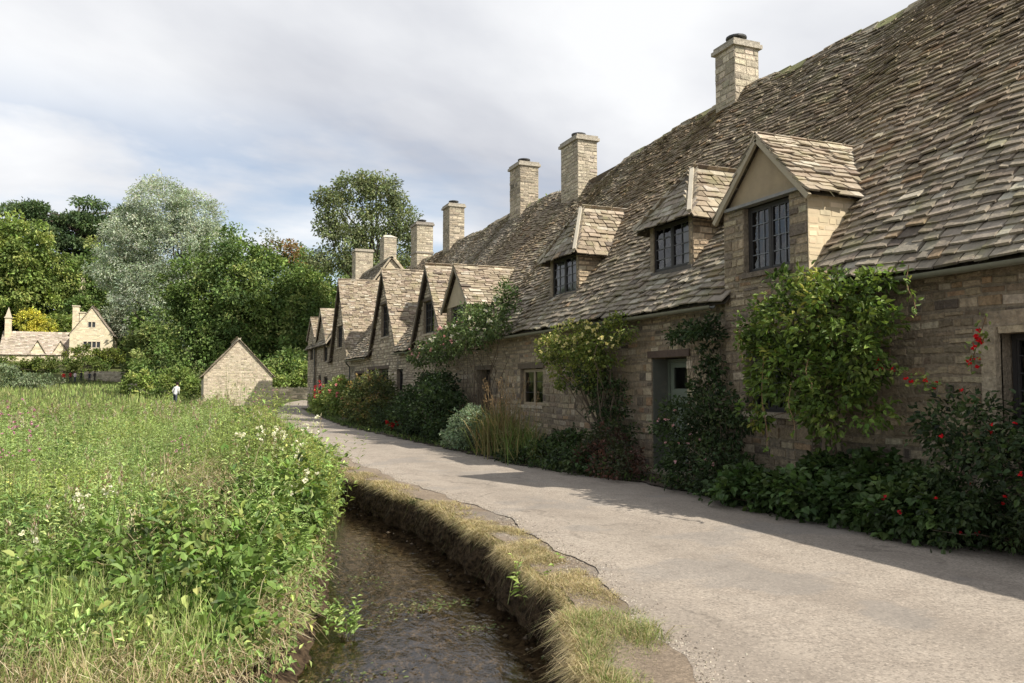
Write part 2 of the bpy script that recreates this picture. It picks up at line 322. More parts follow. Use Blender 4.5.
def foliage(mb,blobs,nclump,per,clr,leaf,asp,pal,up=.6,droop=.2,shell=.5,jit=.22,zmin=.02,cj=.14,xmax=None):
    blobs=[np.asarray(b,float) for b in blobs]; vol=np.array([b[3]*b[4]+b[4]*b[5]+b[3]*b[5] for b in blobs]); vol=vol/vol.sum()
    for b,w in zip(blobs,vol):
        k=max(1,int(round(nclump*w))); c,d=blob_pts(b,k,shell)
        n=k*per; ci=np.repeat(np.arange(k),per); off=rdir(n)*(R.random(n)**.4*clr*(.6+.8*R.random(k)[ci]))[:,None]*A(1,1,.75)
        P=c[ci]+off; out=norm(off)*.7+d[ci]*.5
        D=norm(out+rdir(n)*.8+A(0,0,-droop)); Nn=norm(rdir(n)*.7+A(0,0,up)+out*.35)
        C=pick(k,pal,cj)[ci]*(1+R.normal(0,jit,(n,1)))*(1+R.normal(0,.05,(n,3)))
        ok=P[:,2]>zmin
        if xmax is not None: ok&=P[:,0]<xmax
        sz=leaf*R.uniform(.6,1.35,n)
        leafquads(mb,P[ok],D[ok],Nn[ok],sz[ok],asp,np.clip(C[ok],.005,1))
def branches(mb,base,blobs,n,r0,C,wob=.15,seg=5):
    base=A(*base)
    for i in range(n):
        b=blobs[i%len(blobs)]; tgt,_=blob_pts(b,1,.2); tgt=tgt[0]; t=np.linspace(0,1,6)[:,None]
        mid=base*(1-t)+tgt*t; mid[:,:2]+=0; L=np.linalg.norm(tgt-base); mid[1:-1]+=R.normal(0,wob*L*.25,(4,3)); mid[:,2]+= (np.sin(t[:,0]*math.pi)*L*.06)
        mb.tube(mid,np.linspace(r0,r0*.2,6),C,seg,False)
def flowers(mb,P,r,col,jit=.1,pet=5):
    n=len(P)
    for k in range(pet):
        D=norm(rdir(n)+A(-.4,-.5,.3)); leafquads(mb,P+rdir(n)*r*.3,D,rdir(n),r*R.uniform(.8,1.3,n),.9,np.clip(A(*col)*(1+R.normal(0,jit,(n,1))),0,.95))
def blades(mb,P,h,w,az,lean,C,curve=.5):
    """grass blades: 5 verts each"""
    n=len(P); d=np.stack([np.cos(az),np.sin(az),np.zeros(n)],1); sd=np.stack([-np.sin(az),np.cos(az),np.zeros(n)],1)
    tw=R.uniform(-1.2,1.2,n); sd=norm(sd*np.cos(tw)[:,None]+d*np.sin(tw)[:,None]); h=h[:,None];w=w[:,None];lean=lean[:,None]
    m=P+A(0,0,1)*h*.55+d*h*lean*.35; t=P+A(0,0,1)*h*(1-curve*.35*lean)+d*h*lean
    V=np.stack([P-sd*w*.5,P+sd*w*.5,m+sd*w*.42,m-sd*w*.42,t],1).reshape(-1,3); i=np.arange(n)[:,None]*5
    mb.raw(V,np.repeat(np.broadcast_to(C,(n,3)),5,0),Q=i+np.array([[0,1,2,3]]),T=i+np.array([[3,2,4]]))
_H=np.random.default_rng(3).random((256,256))
def _vn(x,y):
    xi=np.floor(x).astype(int); yi=np.floor(y).astype(int); fx=x-xi; fy=y-yi; fx=fx*fx*(3-2*fx); fy=fy*fy*(3-2*fy)
    h=lambda p,q:_H[p%256,q%256]
    return (h(xi,yi)*(1-fx)+h(xi+1,yi)*fx)*(1-fy)+(h(xi,yi+1)*(1-fx)+h(xi+1,yi+1)*fx)*fy
def vnoise(x,y,s,seed=0):       # smooth value noise, about -1..1
    x=np.asarray(x,float)*s*.55+seed*17.3; y=np.asarray(y,float)*s*.55+seed*9.7
    return (_vn(x,y)+.5*_vn(x*2.1+5,y*2.1+9)+.25*_vn(x*4.3+31,y*4.3+17)-.875)*1.9

# ------------------------------------------------------------------ terrain
YK=A(-40,2,3.9,4.55,5.2,6.0,7.5,9.4,11.4,13.5,15.1,21,31,49,58,400)
BK=A(1.2,1.75,2.1,2.33,2.55,2.74,2.92,3.05,2.93,2.75,2.7,2.75,2.9,3.9,4.0,4.0)     # stream's right edge (top of bank)
def bankx(y): return np.interp(y,YK,BK)+(.03*np.sin(np.asarray(y)*2.6)+.02*np.sin(np.asarray(y)*5.9+1)+.012*np.sin(np.asarray(y)*13.7))*np.clip((60-np.asarray(y))/30,0,1)
def widthx(y): return np.interp(y,[-40,5,6.5,8,10,12.5,20,400],[3.2,2.25,2.05,1.88,1.55,1.35,1.3,1.3])
def land(x,y):
    x=np.asarray(x,float);y=np.asarray(y,float)
    z=np.interp(y,[-50,60,75,110,145,160,200,260,400,900],[0,.05,.3,.9,1.7,4.8,10,20,30,34])
    m=np.clip((bankx(y)-x-1.2)/.8,0,1); z=z-.12*m*np.clip((70-y)/20,0,1)
    z=z+np.clip(x-17,0,60)*.12+np.clip(-x-60,0,200)*.05
    z=z+.04*vnoise(x,y,.9)*np.clip((bankx(y)-x-1.8)/2,0,1)
    return z
ys=np.concatenate([np.arange(-30,2,1.0),np.arange(2,20,.12),np.arange(20,60,.7),np.arange(60,150,5.),np.arange(150,420,15.),[500,650,900]])
dl=[]; 
left=-np.concatenate([[900,600,400,250,160,110,80,60,45,34,26,20,16],np.arange(13,2.2,-.5)])
right=np.concatenate([[.02,.25,.5,1,2,3,4,6,8,10,14,18,24,32,45,60,90,130,200,300,450,700,900]])
rows=[]
for y in ys:
    b=float(bankx(y)); w=float(widthx(y)); on=1 if y<57 else 0
    r=[]
    for d in left: 
        x=b-w-.25+ (d+2.3) if d>-14 else b-w+d; r.append((x,y,float(land(x,y))))
    def nz(k): return .035*math.sin(y*9.3+k*2)+.03*math.sin(y*23.1+k*5)+.02*math.sin(y*4.1+k)
    x=b-w-.06; r.append((x,y,float(land(x,y))-.06))
    prof=[(-w+.12+nz(1),-.36),(-w+.3,-.49),(-w*.66,-.54),(-w*.33,-.55),(-.3,-.52),(-.08+nz(2),-.46),(-.13+nz(3)*1.3,-.32),(-.08+nz(4),-.15),(-.02+nz(5)*.6,-.03)]
    for dx,dz in prof:
        zz=float(land(b+.02,y)); r.append((b+dx,y,zz+dz if on else zz))
    for d in right: r.append((b+d,y,float(land(b+d,y))))
    rows.append(r)
mb=MB(); mb.grid(np.array(rows),(.1,.1,.05)); g=mb.build('ground',M['ground'],smooth=True); g['kind']='structure'; g['label']='grassy ground of the meadow, stream channel and hill behind'
# water
mb=MB(); wy=np.concatenate([np.arange(-20,2,2.),np.arange(2,57,.4)])
mb.grid(np.stack([np.stack([bankx(wy)-widthx(wy)-.05,wy,np.full_like(wy,-.42)],1),np.stack([bankx(wy)+.0,wy,np.full_like(wy,-.42)],1)],1),(.1,.1,.1))
w=mb.build('stream_water',M['water']); w['kind']='structure'; w['label']='shallow brown stream running between the meadow and the lane'

# lane: gravel shoulder below, tarmac sheet on top
TK=A(-40,2,3.69,4.18,4.87,5.95,6.78,7.89,8.87,9.9,12,16,30,45,55,60,66,72); TX=A(1.6,1.9,2.52,2.74,2.9,3.17,3.29,3.42,3.5,3.5,3.3,3.2,3.5,4.3,5.9,6.6,7.6,9.5)
def tarx(y):
    y=np.asarray(y,float); return np.interp(y,TK,TX)+(.045*np.sin(y*2.3)+.035*np.sin(y*5.3)+.012*np.sin(y*11.7)+.005*np.sin(y*29))*np.clip((30-y)/15,0,1)
def rightx(y): return np.interp(y,[-40,54,57,62,68,72],[7.62,7.62,11,16,24,32])
def roadz(x,y): return .02*vnoise(np.asarray(x),np.asarray(y),.55,2)
def sheet(fa,fb,y0,y1,z,mat,name,n=18,dy=.25,crown=0,flat=False):
    yy=np.arange(y0,y1,dy); t=np.linspace(0,1,n); X=fa(yy)[:,None]*(1-t)+fb(yy)[:,None]*t; Y=np.repeat(yy[:,None],n,1)
    Z=np.maximum(land(X,Y),0)+z+(np.clip(.0115*(1-np.clip((Y-5.0)/1.2,0,1)*np.clip((10.5-Y)/2.5,0,1))+.009*vnoise(X,Y,2.4,11),-.004,.0125)*np.clip((X-bankx(Y)-.03)/.15,0,1) if name=='road_shoulder' else 0)
    mb=MB(); mb.grid(np.stack([X,Y,Z],-1),(.3,.3,.3)); o=mb.build(name,mat,smooth=True); o['kind']='structure'; return o
o=sheet(lambda y:bankx(y)+.03,lambda y:tarx(y)+.25,-20,58,.008,M['gravel'],'road_shoulder',12,.07); o['label']='gravelly dry edge between the bank and the tarmac'
o=sheet(tarx,rightx,-25,72,.022,M['tarmac'],'road',26,.05); o['label']='worn pale tarmac lane in front of the cottages'
# thickness of the broken tarmac edge
yy=np.arange(-5,40,.05); mb=MB(); X=tarx(yy); Z=np.maximum(land(X,yy),0)
mb.grid(np.stack([np.stack([X-.006,yy,Z+.007],1),np.stack([X+.001,yy,Z+.0215],1)],1),(.10,.085,.07)); o=mb.build('road_edge',M['soil']); o['kind']='structure'; o['label']='broken dark edge of the tarmac'
bedx=lambda y: np.interp(y,[-20,5,6.5,8.4,10.9,14,19.6,30,43,54],[7.2,7.15,7.2,6.75,6.7,6.05,5.85,5.5,6.3,7.1])+.05*np.sin(np.asarray(y)*4.7)+.03*np.sin(np.asarray(y)*11.)
o=sheet(bedx,lambda y:rightx(y)+0*y,-20,54,.045,M['bed'],'flower_bed_soil',8,.15); o['label']='strip of bare soil along the cottage walls'

# ------------------------------------------------------------------ the cottages
XE,ZE,XR=7.45,2.84,11.8
def zr(y): y=np.asarray(y,float); return 8.3-.5*np.exp(-((y-21.9)/2.0)**2)+.05*np.sin(y*.9+1)+.03*np.sin(y*2.3)
SL=math.hypot(XR-XE,8.3-ZE); VD=A((XR-XE)/SL,0,(8.3-ZE)/SL); ND=A(-VD[2],0,VD[0])
def mainz(x,y): return ZE+(x-XE)/(XR-XE)*(zr(y)-ZE)
def warp_main(P):
    t=np.clip((P[...,0]-XE)/(XR-XE),0,1.05); y=P[...,1]; P=P.copy()
    P[...,2]+=t*(zr(y)-8.3)-.07*np.sin(np.pi*np.clip(t,0,1))*(1+.5*np.sin(y*.7))+.014*np.sin(y*1.9+t*5)+.008*np.sin(y*3.7-t*11)
    return P
# gabled bays: centre y, half width, eave z, apex z, front x
GB={'g1':(22.85,1.2,3.97,5.18,7.6),'g2':(26.25,1.95,2.95,5.66,7.62),'g3':(32.85,2.5,2.95,6.4,7.62),'g4':(42.9,2.7,2.95,7.2,7.62),
    'd4':(9.05,.90,4.2,5.14,7.56)}
HD={'d2':(16.57,.86,4.60,5.72,8.1,8.62),'d3':(12.17,.80,4.57,5.55,8.1,8.66)}
def skip_main(P):
    x,y=P[:,0],P[:,1]; m=np.zeros(len(P),bool); z=ZE+(x-XE)/(XR-XE)*(zr(y)-ZE)
    for k,(yc,hw,ze,za,xf) in GB.items():
        gz=za-np.abs(y-yc)/hw*(za-ze); lim=hw+(.0 if ze<3.5 else -.05)
        m|=(np.abs(y-yc)<lim)&(z<gz-.12)&(x>xf-.4)
    for k,(yc,hw,ze,za,xf,xa) in HD.items():
        m|=(np.abs(y-yc)<hw-.14)&(x>xf-.02)&(z<ze)
    return m
mc=courses(SL,.155,.082)
P_all,C_all=slates((XE,-3.2,ZE),(0,1,0),VD,ND,mc,lambda s:0,lambda s:49.4,warp=warp_main,skip=skip_main)
# weathering bands along the roof: browner and darker high up
hgt=(P_all[:,:,2].mean(1)-ZE)/(8.3-ZE); yv=P_all[:,:,1].mean(1)
k=np.clip(.5+.8*vnoise(yv,hgt*6,.45,3),0,1)*np.clip(hgt*1.6,0,1)
C_all=C_all*(1-.12*k[:,None])*(A(1.04,.94,.82)*k[:,None]+(1-k[:,None]))
ymid=P_all[:,:,1].mean(1)

def slab(mb,pts,t,N_,C):
    """prism: polygon pts extruded by -N*t ; quads or tris only"""
    pts=[A(*p) for p in pts]; b=[p-A(*N_)*t for p in pts]
    if len(pts)==4: mb.boxes([b+pts],C)
    else:
        mb.raw(b+pts,C,T=[[0,2,1],[3,4,5]],Q=[[0,1,4,3],[1,2,5,4],[2,0,3,5]])
def roof_part(parent,y0,y1,extra=None):
    mb=MB(); s=(ymid>=y0)&(ymid<y1); mb.boxes(P_all[s],C_all[s])
    # boarding under the slates
    yy=np.linspace(max(y0,-3.2),min(y1,46.2),max(3,int((y1-y0)/.5))); tt=np.linspace(0,1,9)
    for i in range(len(yy)-1):
        for j in range(8):
            ym=(yy[i]+yy[i+1])/2; xm=XE+(XR-XE)*(tt[j]+tt[j+1])/2
            if skip_main(np.array([[xm,ym,0]]))[0]: continue
            q=[]
            for (a,b) in ((yy[i],tt[j]),(yy[i+1],tt[j]),(yy[i+1],tt[j+1]),(yy[i],tt[j+1])):
                q.append(warp_main(np.array([[XE+(XR-XE)*b,a,ZE+(8.3-ZE)*b]]))[0]-ND*.02)
            mb.quads([q],(.05,.04,.03))
    a=float(zr(y0)); b=float(zr(y1))
    mb.quads([[[XR,y0,a-.02],[XR,y1,b-.02],[16.2,y1,2.8],[16.2,y0,2.8]]],(.2,.16,.13))
    # ridge stones
    y=y0
    while y<y1-.1:
        l=random.uniform(.38,.5); ye=min(y+l,y1); z=float(zr(y+.2)); C=pick(1,[(3,(.26,.22,.16)),(2,(.22,.22,.10)),(1,(.35,.31,.24))])[0]
        for sg in (-1,1):
            dz=random.uniform(-.01,.015)
            slab(mb,[(XR,y+.008,z+.10+dz),(XR,ye-.008,z+.10+dz),(XR+sg*.17,ye-.008,z-.10+dz),(XR+sg*.17,y+.008,z-.10+dz)],.035,(sg*.7,0,.7),C)
        y=ye
    if extra: 
        for P,C in extra: mb.boxes(P,C)
    return mb.build('roof',M['slate'],parent)

def xmain_at(z,y): return XE+(z-ZE)/(float(zr(y))-ZE)*(XR-XE)
def gable_roof(root,yc,hw,ze,za,xf,ov=.10,pal=SLATE_L,xback=None,name='gable_roof',verge=(.50,.45,.36),side=(-1,1),bw=.09):
    """slates, ridge and verge of a gabled bay whose ridge runs back (+x)"""
    mb=MB(); tan=(za-ze)/hw; Ls=math.hypot(hw,za-ze)
    for sg in side:
        V=A(0,-sg*hw/Ls,(za-ze)/Ls); Nn=A(0,sg*(za-ze)/Ls,hw/Ls); lo=.12
        O=A(xf-ov,yc+sg*(hw+lo*hw/Ls),ze-lo*(za-ze)/Ls)
        def f1(s):
            z=ze-lo*(za-ze)/Ls+s*(za-ze)/Ls; return (xmain_at(z+.05,yc) if xback is None else xback)-(xf-ov)+.12
        P,C=slates(O,(1,0,0),V,Nn,courses(Ls+lo-.03,.125,.09),lambda s:0,f1,pal=pal,wr=(.14,.40),lift=.045,th=(.016,.03),ragged=.02)
        mb.boxes(P,C)
        xb=f1(Ls)+xf-ov; xa=f1(0)+xf-ov
        mb.quads([[O+A(.02,0,0)-Nn*.01,[xa,O[1],O[2]-.01],[xb,yc,za-.012],[xf-ov+.02,yc,za-.012]]],(.05,.04,.03))
    xb=(xmain_at(za,yc) if xback is None else xback)+.15; x=xf-ov
    while x<xb-.05:
        xe=min(x+random.uniform(.28,.4),xb); C=pick(1,[(3,(.42,.36,.27)),(1,(.33,.28,.21))])[0]; dz=random.uniform(-.008,.012)
        for sg in (-1,1): slab(mb,[(x+.006,yc,za+.085+dz),(xe-.006,yc,za+.085+dz),(xe-.006,yc+sg*.12,za+.085-.12*tan+dz),(x+.006,yc+sg*.12,za+.085-.12*tan+dz)],.03,(0,sg*.7,.7),C)
        x=xe
    r=mb.build(name,M['slate'],root)
    mb=MB()
    for sg in (-1,1):
        p=(xf-ov+.035,yc,za-.03); q=(xf-ov+.035,yc+sg*(hw+.10),ze-.03-.10*tan)
        mb.beam(p,q,.05,bw,verge,up=(0,-sg*tan,1) if False else (0,sg*tan,1))
    mb.build('bargeboard',M['paint'],root); return r

def window(root,y0,y1,z0,z1,x,depth=.14,lights=2,lead=(3,4),fc=(.035,.032,.03),sill=True,curtain=None,fw=.045,sc=(.40,.34,.25),leadc=(.05,.05,.05),room=True,nm='window'):
    """timber framed leaded window in a wall facing -x ; x is the wall face"""
    xx=x+depth; mb=MB()
    mb.box(xx-.02,xx+.04,y0,y0+fw,z0,z1,fc); mb.box(xx-.02,xx+.04,y1-fw,y1,z0,z1,fc); mb.box(xx-.02,xx+.04,y0+fw,y1-fw,z0,z0+fw,fc); mb.box(xx-.02,xx+.04,y0+fw,y1-fw,z1-fw,z1,fc)
    W=(y1-y0-fw)/lights
    for i in range(1,lights): mb.box(xx-.018,xx+.038,y0+i*W+.0,y0+i*W+fw,z0+fw,z1-fw,fc)
    fr=mb.build(nm,M['paint'],root)
    for i in range(lights):
        a=y0+i*W+fw; b=y0+(i+1)*W
        mb=MB()
        ny,nz=lead
        for iy in range(ny):
            for iz in range(nz):     # old panes each lie at a slightly different angle
                ya=a+(b-a)*iy/ny; yb=a+(b-a)*(iy+1)/ny; za=z0+fw+(z1-z0-2*fw)*iz/nz; zb=z0+fw+(z1-z0-2*fw)*(iz+1)/nz; j=R.normal(0,.0025,4)
                mb.quads([[[xx+.012+j[3],ya,zb],[xx+.012+j[2],yb,zb],[xx+.012+j[1],yb,za],[xx+.012+j[0],ya,za]]],(1,1,1))
        mb.build('pane',M['glass'],fr)
        mb=MB()
        for iy in range(1,ny): yv_=a+(b-a)*iy/ny; mb.box(xx-.004,xx+.02,yv_-.006,yv_+.006,z0+fw,z1-fw,leadc)
        for iz in range(1,nz): zv=z0+fw+(z1-z0-2*fw)*iz/nz; mb.box(xx-.005,xx+.021,a,b,zv-.006,zv+.006,leadc)
        # casement inner frame
        for (p,q,r_,s_) in ((a,a+.022,z0+fw,z1-fw),(b-.022,b,z0+fw,z1-fw),(a+.022,b-.022,z0+fw,z0+fw+.022),(a+.022,b-.022,z1-fw-.022,z1-fw)): mb.box(xx-.012,xx+.025,p,q,r_,s_,fc)
        mb.build('leading',M['metal'],fr)
    if sill:
        mb=MB(); mb.box(x-.05,x+depth+.0,y0-.07,y1+.07,z0-.075,z0-.002,sc); mb.build('sill',M['stone'],fr)
    if curtain:
        mb=MB(); 
        for (a,b) in curtain:
            t=np.linspace(0,1,15); Y=y0+(y1-y0)*(a+(b-a)*t); X=xx+.09+.02*np.sin(t*30)
            mb.grid(np.stack([np.stack([X,Y,np.full(15,z0+.02)],1),np.stack([X,Y,np.full(15,z1)],1)],1),(.55,.52,.46))
        mb.build('curtain',M['cloth'],fr)
    if room:   # the dark room behind
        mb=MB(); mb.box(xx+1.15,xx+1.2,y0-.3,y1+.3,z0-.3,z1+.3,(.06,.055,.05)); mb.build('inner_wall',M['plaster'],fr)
    return fr
def lintel(root,y0,y1,z,x,C=(.11,.085,.06),h=.13,mat='wood',nm='lintel'):
    mb=MB(); mb.box(x-.03,x+.24,y0-.12,y1+.12,z+.002,z+h,C); return mb.build(nm,M[mat],root)
def door(root,y0,y1,z1,x,depth,C,glaze=True,z0=.12):
    xx=x+depth; mb=MB(); f=.06; fc=tuple(c*.8 for c in C)
    mb.box(xx-.02,xx+.06,y0,y0+f,z0,z1,fc); mb.box(xx-.02,xx+.06,y1-f,y1,z0,z1,fc); mb.box(xx-.02,xx+.06,y0+f,y1-f,z1-f,z1,fc)
    a,b,t=y0+f+.004,y1-f-.004,z1-f-.004; gl=t-.55
    n=5
    for i in range(n): mb.box(xx+.005,xx+.045,a+(b-a)*i/n+.003,a+(b-a)*(i+1)/n-.003,z0+.01,gl if glaze else t,C)
    if glaze:
        mb.box(xx,xx+.05,a,a+.10,gl,t,C); mb.box(xx,xx+.05,b-.10,b,gl,t,C); mb.box(xx,xx+.05,a+.1,b-.1,gl,gl+.09,C); mb.box(xx,xx+.05,a+.1,b-.1,t-.09,t,C)
    d=mb.build('door',M['paint'],root)
    if glaze:
        mb=MB(); mb.quads([[[xx+.025,a+.1,t-.09],[xx+.025,b-.1,t-.09],[xx+.025,b-.1,gl+.09],[xx+.025,a+.1,gl+.09]]],(1,1,1)); mb.build('pane',M['glass'],d)
        mb=MB(); mb.box(xx+.3,xx+.32,a-.05,b+.05,gl-.1,t+.1,(.2,.19,.16)); mb.build('blind',M['cloth'],d)
    mb=MB(); mb.tube([(xx-.035,a+.1,1.02),(xx-.06,a+.1,1.02),(xx-.06,a+.2,1.02)],.012,(.02,.02,.02),6); mb.box(xx-.004,xx+.004,a+.07,a+.12,.94,1.1,(.02,.02,.02)); mb.build('handle',M['metal'],d)
    mb=MB(); mb.box(x-.12,xx+.1,y0-.02,y1+.02,.03,z0-.002,(.30,.26,.20)); mb.build('doorstep',M['stone'],root)
    return d
def chimney(root,x0,x1,y0,y1,zb,zt,pot='cap',pal=STONE_G,corbel=True,capc=(.42,.38,.31)):
    mb=MB(); H=zt-zb
    kw=dict(pal=pal,ch=(.08,.15),wr=(.12,.34),thick=.12,prot=.013,mortar=(.40,.35,.27))
    stones(mb,(x0,y0,zb),(0,1,0),(-1,0,0),H,lambda v:0,lambda v:y1-y0,**kw)
    stones(mb,(x0,y0-.004,zb),(1,0,0),(0,-1,0),H,lambda v:.003,lambda v:x1-x0-.003,**kw)
    stones(mb,(x1,y0,zb),(0,1,0),(1,0,0),H,lambda v:.002,lambda v:y1-y0-.002,**kw)
    stones(mb,(x0,y1+.004,zb),(1,0,0),(0,1,0),H,lambda v:.003,lambda v:x1-x0-.003,**kw)
    if corbel=='high':
        mb.box(x0-.05,x1+.05,y0-.05,y1+.05,zb+H*.42,zb+H*.42+.09,capc)
    c=mb.build('chimney',M['stone'],root)
    mb=MB(); o=.07
    if corbel=='gabled':
        mb.box(x0-.02,x1+.02,y0-.02,y1+.02,zt,zt+.08,capc); ym=(y0+y1)/2
        mb.raw([[x0-.06,y0-.06,zt+.08],[x1+.06,y0-.06,zt+.08],[x1+.06,y1+.06,zt+.08],[x0-.06,y1+.06,zt+.08],[x0+.2,ym,zt+.32],[x1-.2,ym,zt+.32]],capc,Q=[[0,1,5,4],[2,3,4,5],[0,3,2,1]],T=[[1,2,5],[3,0,4]])
    else:
        mb.box(x0-o,x1+o,y0-o,y1+o,zt,zt+.09,capc); mb.box(x0-.03,x1+.03,y0-.03,y1+.03,zt+.09,zt+.17,tuple(v*.85 for v in capc))
    mb.build('cap',M['stone'],c)
    if pot:
        xm,ym=(x0+x1)/2,(y0+y1)/2; mb=MB(); dc=(.05,.05,.05)
        mb.tube([(xm,ym,zt+.15),(xm,ym,zt+.32)],[.13,.13],dc,12); 
        mb.tube([(xm,ym,zt+.33),(xm,ym,zt+.37),(xm,ym,zt+.42)],[.24,.24,.06],dc,14); mb.build('cowl',M['metal'],c)
    return c
def gutter(root,y0,y1,x=XE-.06,z=ZE-.03):
    mb=MB(); th=np.linspace(0,math.pi,9); yy=[y0,y1]
    P=np.stack([np.stack([x+.06*np.cos(th),np.full(9,y),z-.055*np.sin(th)],1) for y in yy],0); mb.grid(P,(.17,.17,.13))
    P2=np.stack([np.stack([x+.052*np.cos(th),np.full(9,y),z-.047*np.sin(th)],1) for y in yy],0); mb.grid(P2[:,::-1],(.1,.1,.08))
    return mb.build('gutter',M['metal'],root,smooth=True)
def drainpipe(root,y,x,z0,z1,C=(.06,.06,.055)):
    mb=MB(); mb.tube([(XE-.05,y,z1),(XE-.03,y,z1-.12),(x,y,z1-.32),(x,y,z0)],.035,C,8)
    for z in (z0+.4,z0+1.4): mb.box(x-.045,x+.06,y-.045,y+.045,z,z+.03,C)
    return mb.build('drainpipe',M['metal'],root,smooth=False)
def front_wall(root,y0,y1,holes,H=2.92,x=7.7,pal=STONE,f1=None,nm='wall',**kw):
    mb=MB(); hs=[(a-y0,b-y0,c,d) for a,b,c,d in holes]
    stones(mb,(x,y0,0),(0,1,0),(-1,0,0),H,lambda v:0,(lambda v:y1-y0),holes=hs,pal=pal,**kw)
    return mb
def gable_stones(mb,yc,hw,ze,za,x,holes=(),pal=STONE_G,**kw):
    hs=[(a-(yc-hw),b-(yc-hw),c-ze,d-ze) for a,b,c,d in holes]
    stones(mb,(x,yc-hw,ze),(0,1,0),(-1,0,0),za-ze-.05,lambda v:v/(za-ze)*hw+.02,lambda v:2*hw-v/(za-ze)*hw-.02,holes=hs,pal=pal,**kw)
def shell_walls(root,y0,y1,ends=(False,False)):
    mb=MB(); mb.box(15.7,15.95,y0,y1,0,3.0,(.3,.25,.18))
    for k,y in enumerate((y0,y1)):
        if ends[k]:
            yy=y if k==0 else y-.25
            mb.raw([[7.7,yy,0],[15.95,yy,0],[15.95,yy,2.9],[XR,yy,8.1],[7.7,yy,2.9],[7.7,yy+.25,0],[15.95,yy+.25,0],[15.95,yy+.25,2.9],[XR,yy+.25,8.1],[7.7,yy+.25,2.9]],(.4,.33,.23),Q=[[0,1,2,4],[5,6,7,9],[1,2,7,6],[2,3,8,7],[3,4,9,8],[4,0,5,9]],T=[[4,2,3],[9,7,8]])
    mb.build('back_wall',M['plaster'],root)
G_ROW='stone cottages joined in one long row'
# --- cottage A, nearest
cA=thing('stone_cottage','nearest cottage of the row, with the tall gabled dormer rising from its front wall','cottage',(7.7,3.6,0),G_ROW)
mb=front_wall(cA,-3,8.17,[(4.2,5.62,1.12,2.2)]); shell_walls(cA,-3,10.3,(True,False))
stones(mb,(7.7,9.93,0),(0,1,0),(-1,0,0),2.92,lambda v:0,lambda v:.37)
mb.build('wall',M['stone'],cA)
mb=MB(); xf=7.58
stones(mb,(xf,8.17,0),(0,1,0),(-1,0,0),4.2,lambda v:0,lambda v:1.76,holes=[(.36,1.3,1.2,2.25),(.34,1.30,3.22,4.2)],pal=STONE,thick=.3)
stones(mb,(xf,8.165,0),(1,0,0),(0,-1,0),2.84,lambda v:.003,lambda v:.12,pal=STONE,thick=.1)
stones(mb,(xf,9.935,0),(1,0,0),(0,1,0),2.84,lambda v:.003,lambda v:.12,pal=STONE,thick=.1)
mb.build('dormer_wall',M['stone'],cA)
for yy,ny in ((8.163,-1),(9.937,1)):
    mb=MB(); stones(mb,(xf,yy,2.75),(1,0,0),(0,ny,0),1.5,lambda v:.003,lambda v:max(.12,xmain_at(2.75+v,9)-xf+.12),pal=[(4,(.60,.50,.34)),(2,(.64,.54,.38)),(1,(.54,.44,.29))],thick=.25,prot=.003,mortar=(.60,.50,.34),ch=(.07,.11),wr=(.1,.26))
    mb.build('dormer_cheek',M['plaster'],cA)
mb=MB(); gy,gh,ge,ga,gx=GB['d4']
mb.raw([[xf+.02,gy-.80,4.27],[xf+.02,gy+.80,4.27],[xf+.02,gy,5.10],[xf+.2,gy-.80,4.27],[xf+.2,gy+.80,4.27],[xf+.2,gy,5.10]],(.36,.285,.19),T=[[0,1,2],[3,5,4]],Q=[[0,3,4,1],[1,4,5,2],[2,5,3,0]])
mb.build('gable_plaster',M['plaster'],cA)
mb=MB(); mb.box(xf-.07,xf+.06,8.26,9.84,4.205,4.25,(.20,.195,.18)); mb.build('lead_flashing',M['metal'],cA)
gable_roof(cA,gy,gh,ge,ga,gx,ov=.10,verge=(.36,.31,.22),bw=.075)
window(cA,8.52,9.46,3.23,4.195,xf,.10,2,(3,4),leadc=(.16,.17,.18),sc=(.16,.13,.10))
window(cA,8.55,9.45,1.22,2.24,xf,.14,2,(3,5))
window(cA,4.22,5.60,1.14,2.12,7.7,.16,2,(3,5),sc=(.40,.33,.23))
lintel(cA,4.2,5.62,2.2,7.7,(.34,.27,.19),.16,'stone','window_head')
mb=MB(); mb.box(7.62,7.72,5.62,5.78,1.12,2.2,(.42,.35,.25)); mb.box(7.64,7.86,4.22,5.6,2.125,2.197,(.42,.34,.23)); mb.build('window_surround',M['stone'],cA)
roof_part(cA,-3.2,10.3); gutter(cA,-3.2,8.1); gutter(cA,10.0,10.3)
chimney(cA,11.35,12.15,14.55,15.4,7.9,9.35) if False else None
# --- cottage B
cB=thing('stone_cottage','cottage with two hipped dormers, a pale green door and a honeysuckle on its wall','cottage',(7.7,14.7,0),G_ROW)
mb=front_wall(cB,10.3,19.2,[(11.12,12.2,0,2.08),(16.88,18.22,1.1,2.0)]); shell_walls(cB,10.3,19.2); mb.build('wall',M['stone'],cB)
door(cB,11.14,12.18,2.06,7.7,.34,(.15,.175,.135)); lintel(cB,11.14,12.18,2.08,7.7,(.10,.07,.055),.12)
for ya,yb in ((12.185,12.24),(11.08,11.135)): mb=MB(); mb.box(7.72,8.06,ya,yb,.1,2.06,(.12,.125,.105)); mb.build('door_reveal',M['plaster'],cB)
window(cB,16.9,18.2,1.12,1.98,7.7,.10,2,(1,3),fc=(.30,.24,.16)); lintel(cB,16.9,18.2,2.0,7.7)
roof_part(cB,10.3,19.2); gutter(cB,10.3,19.2)
chimney(cB,11.42,12.1,14.5,15.2,7.7,9.34,pal=STONE_L)
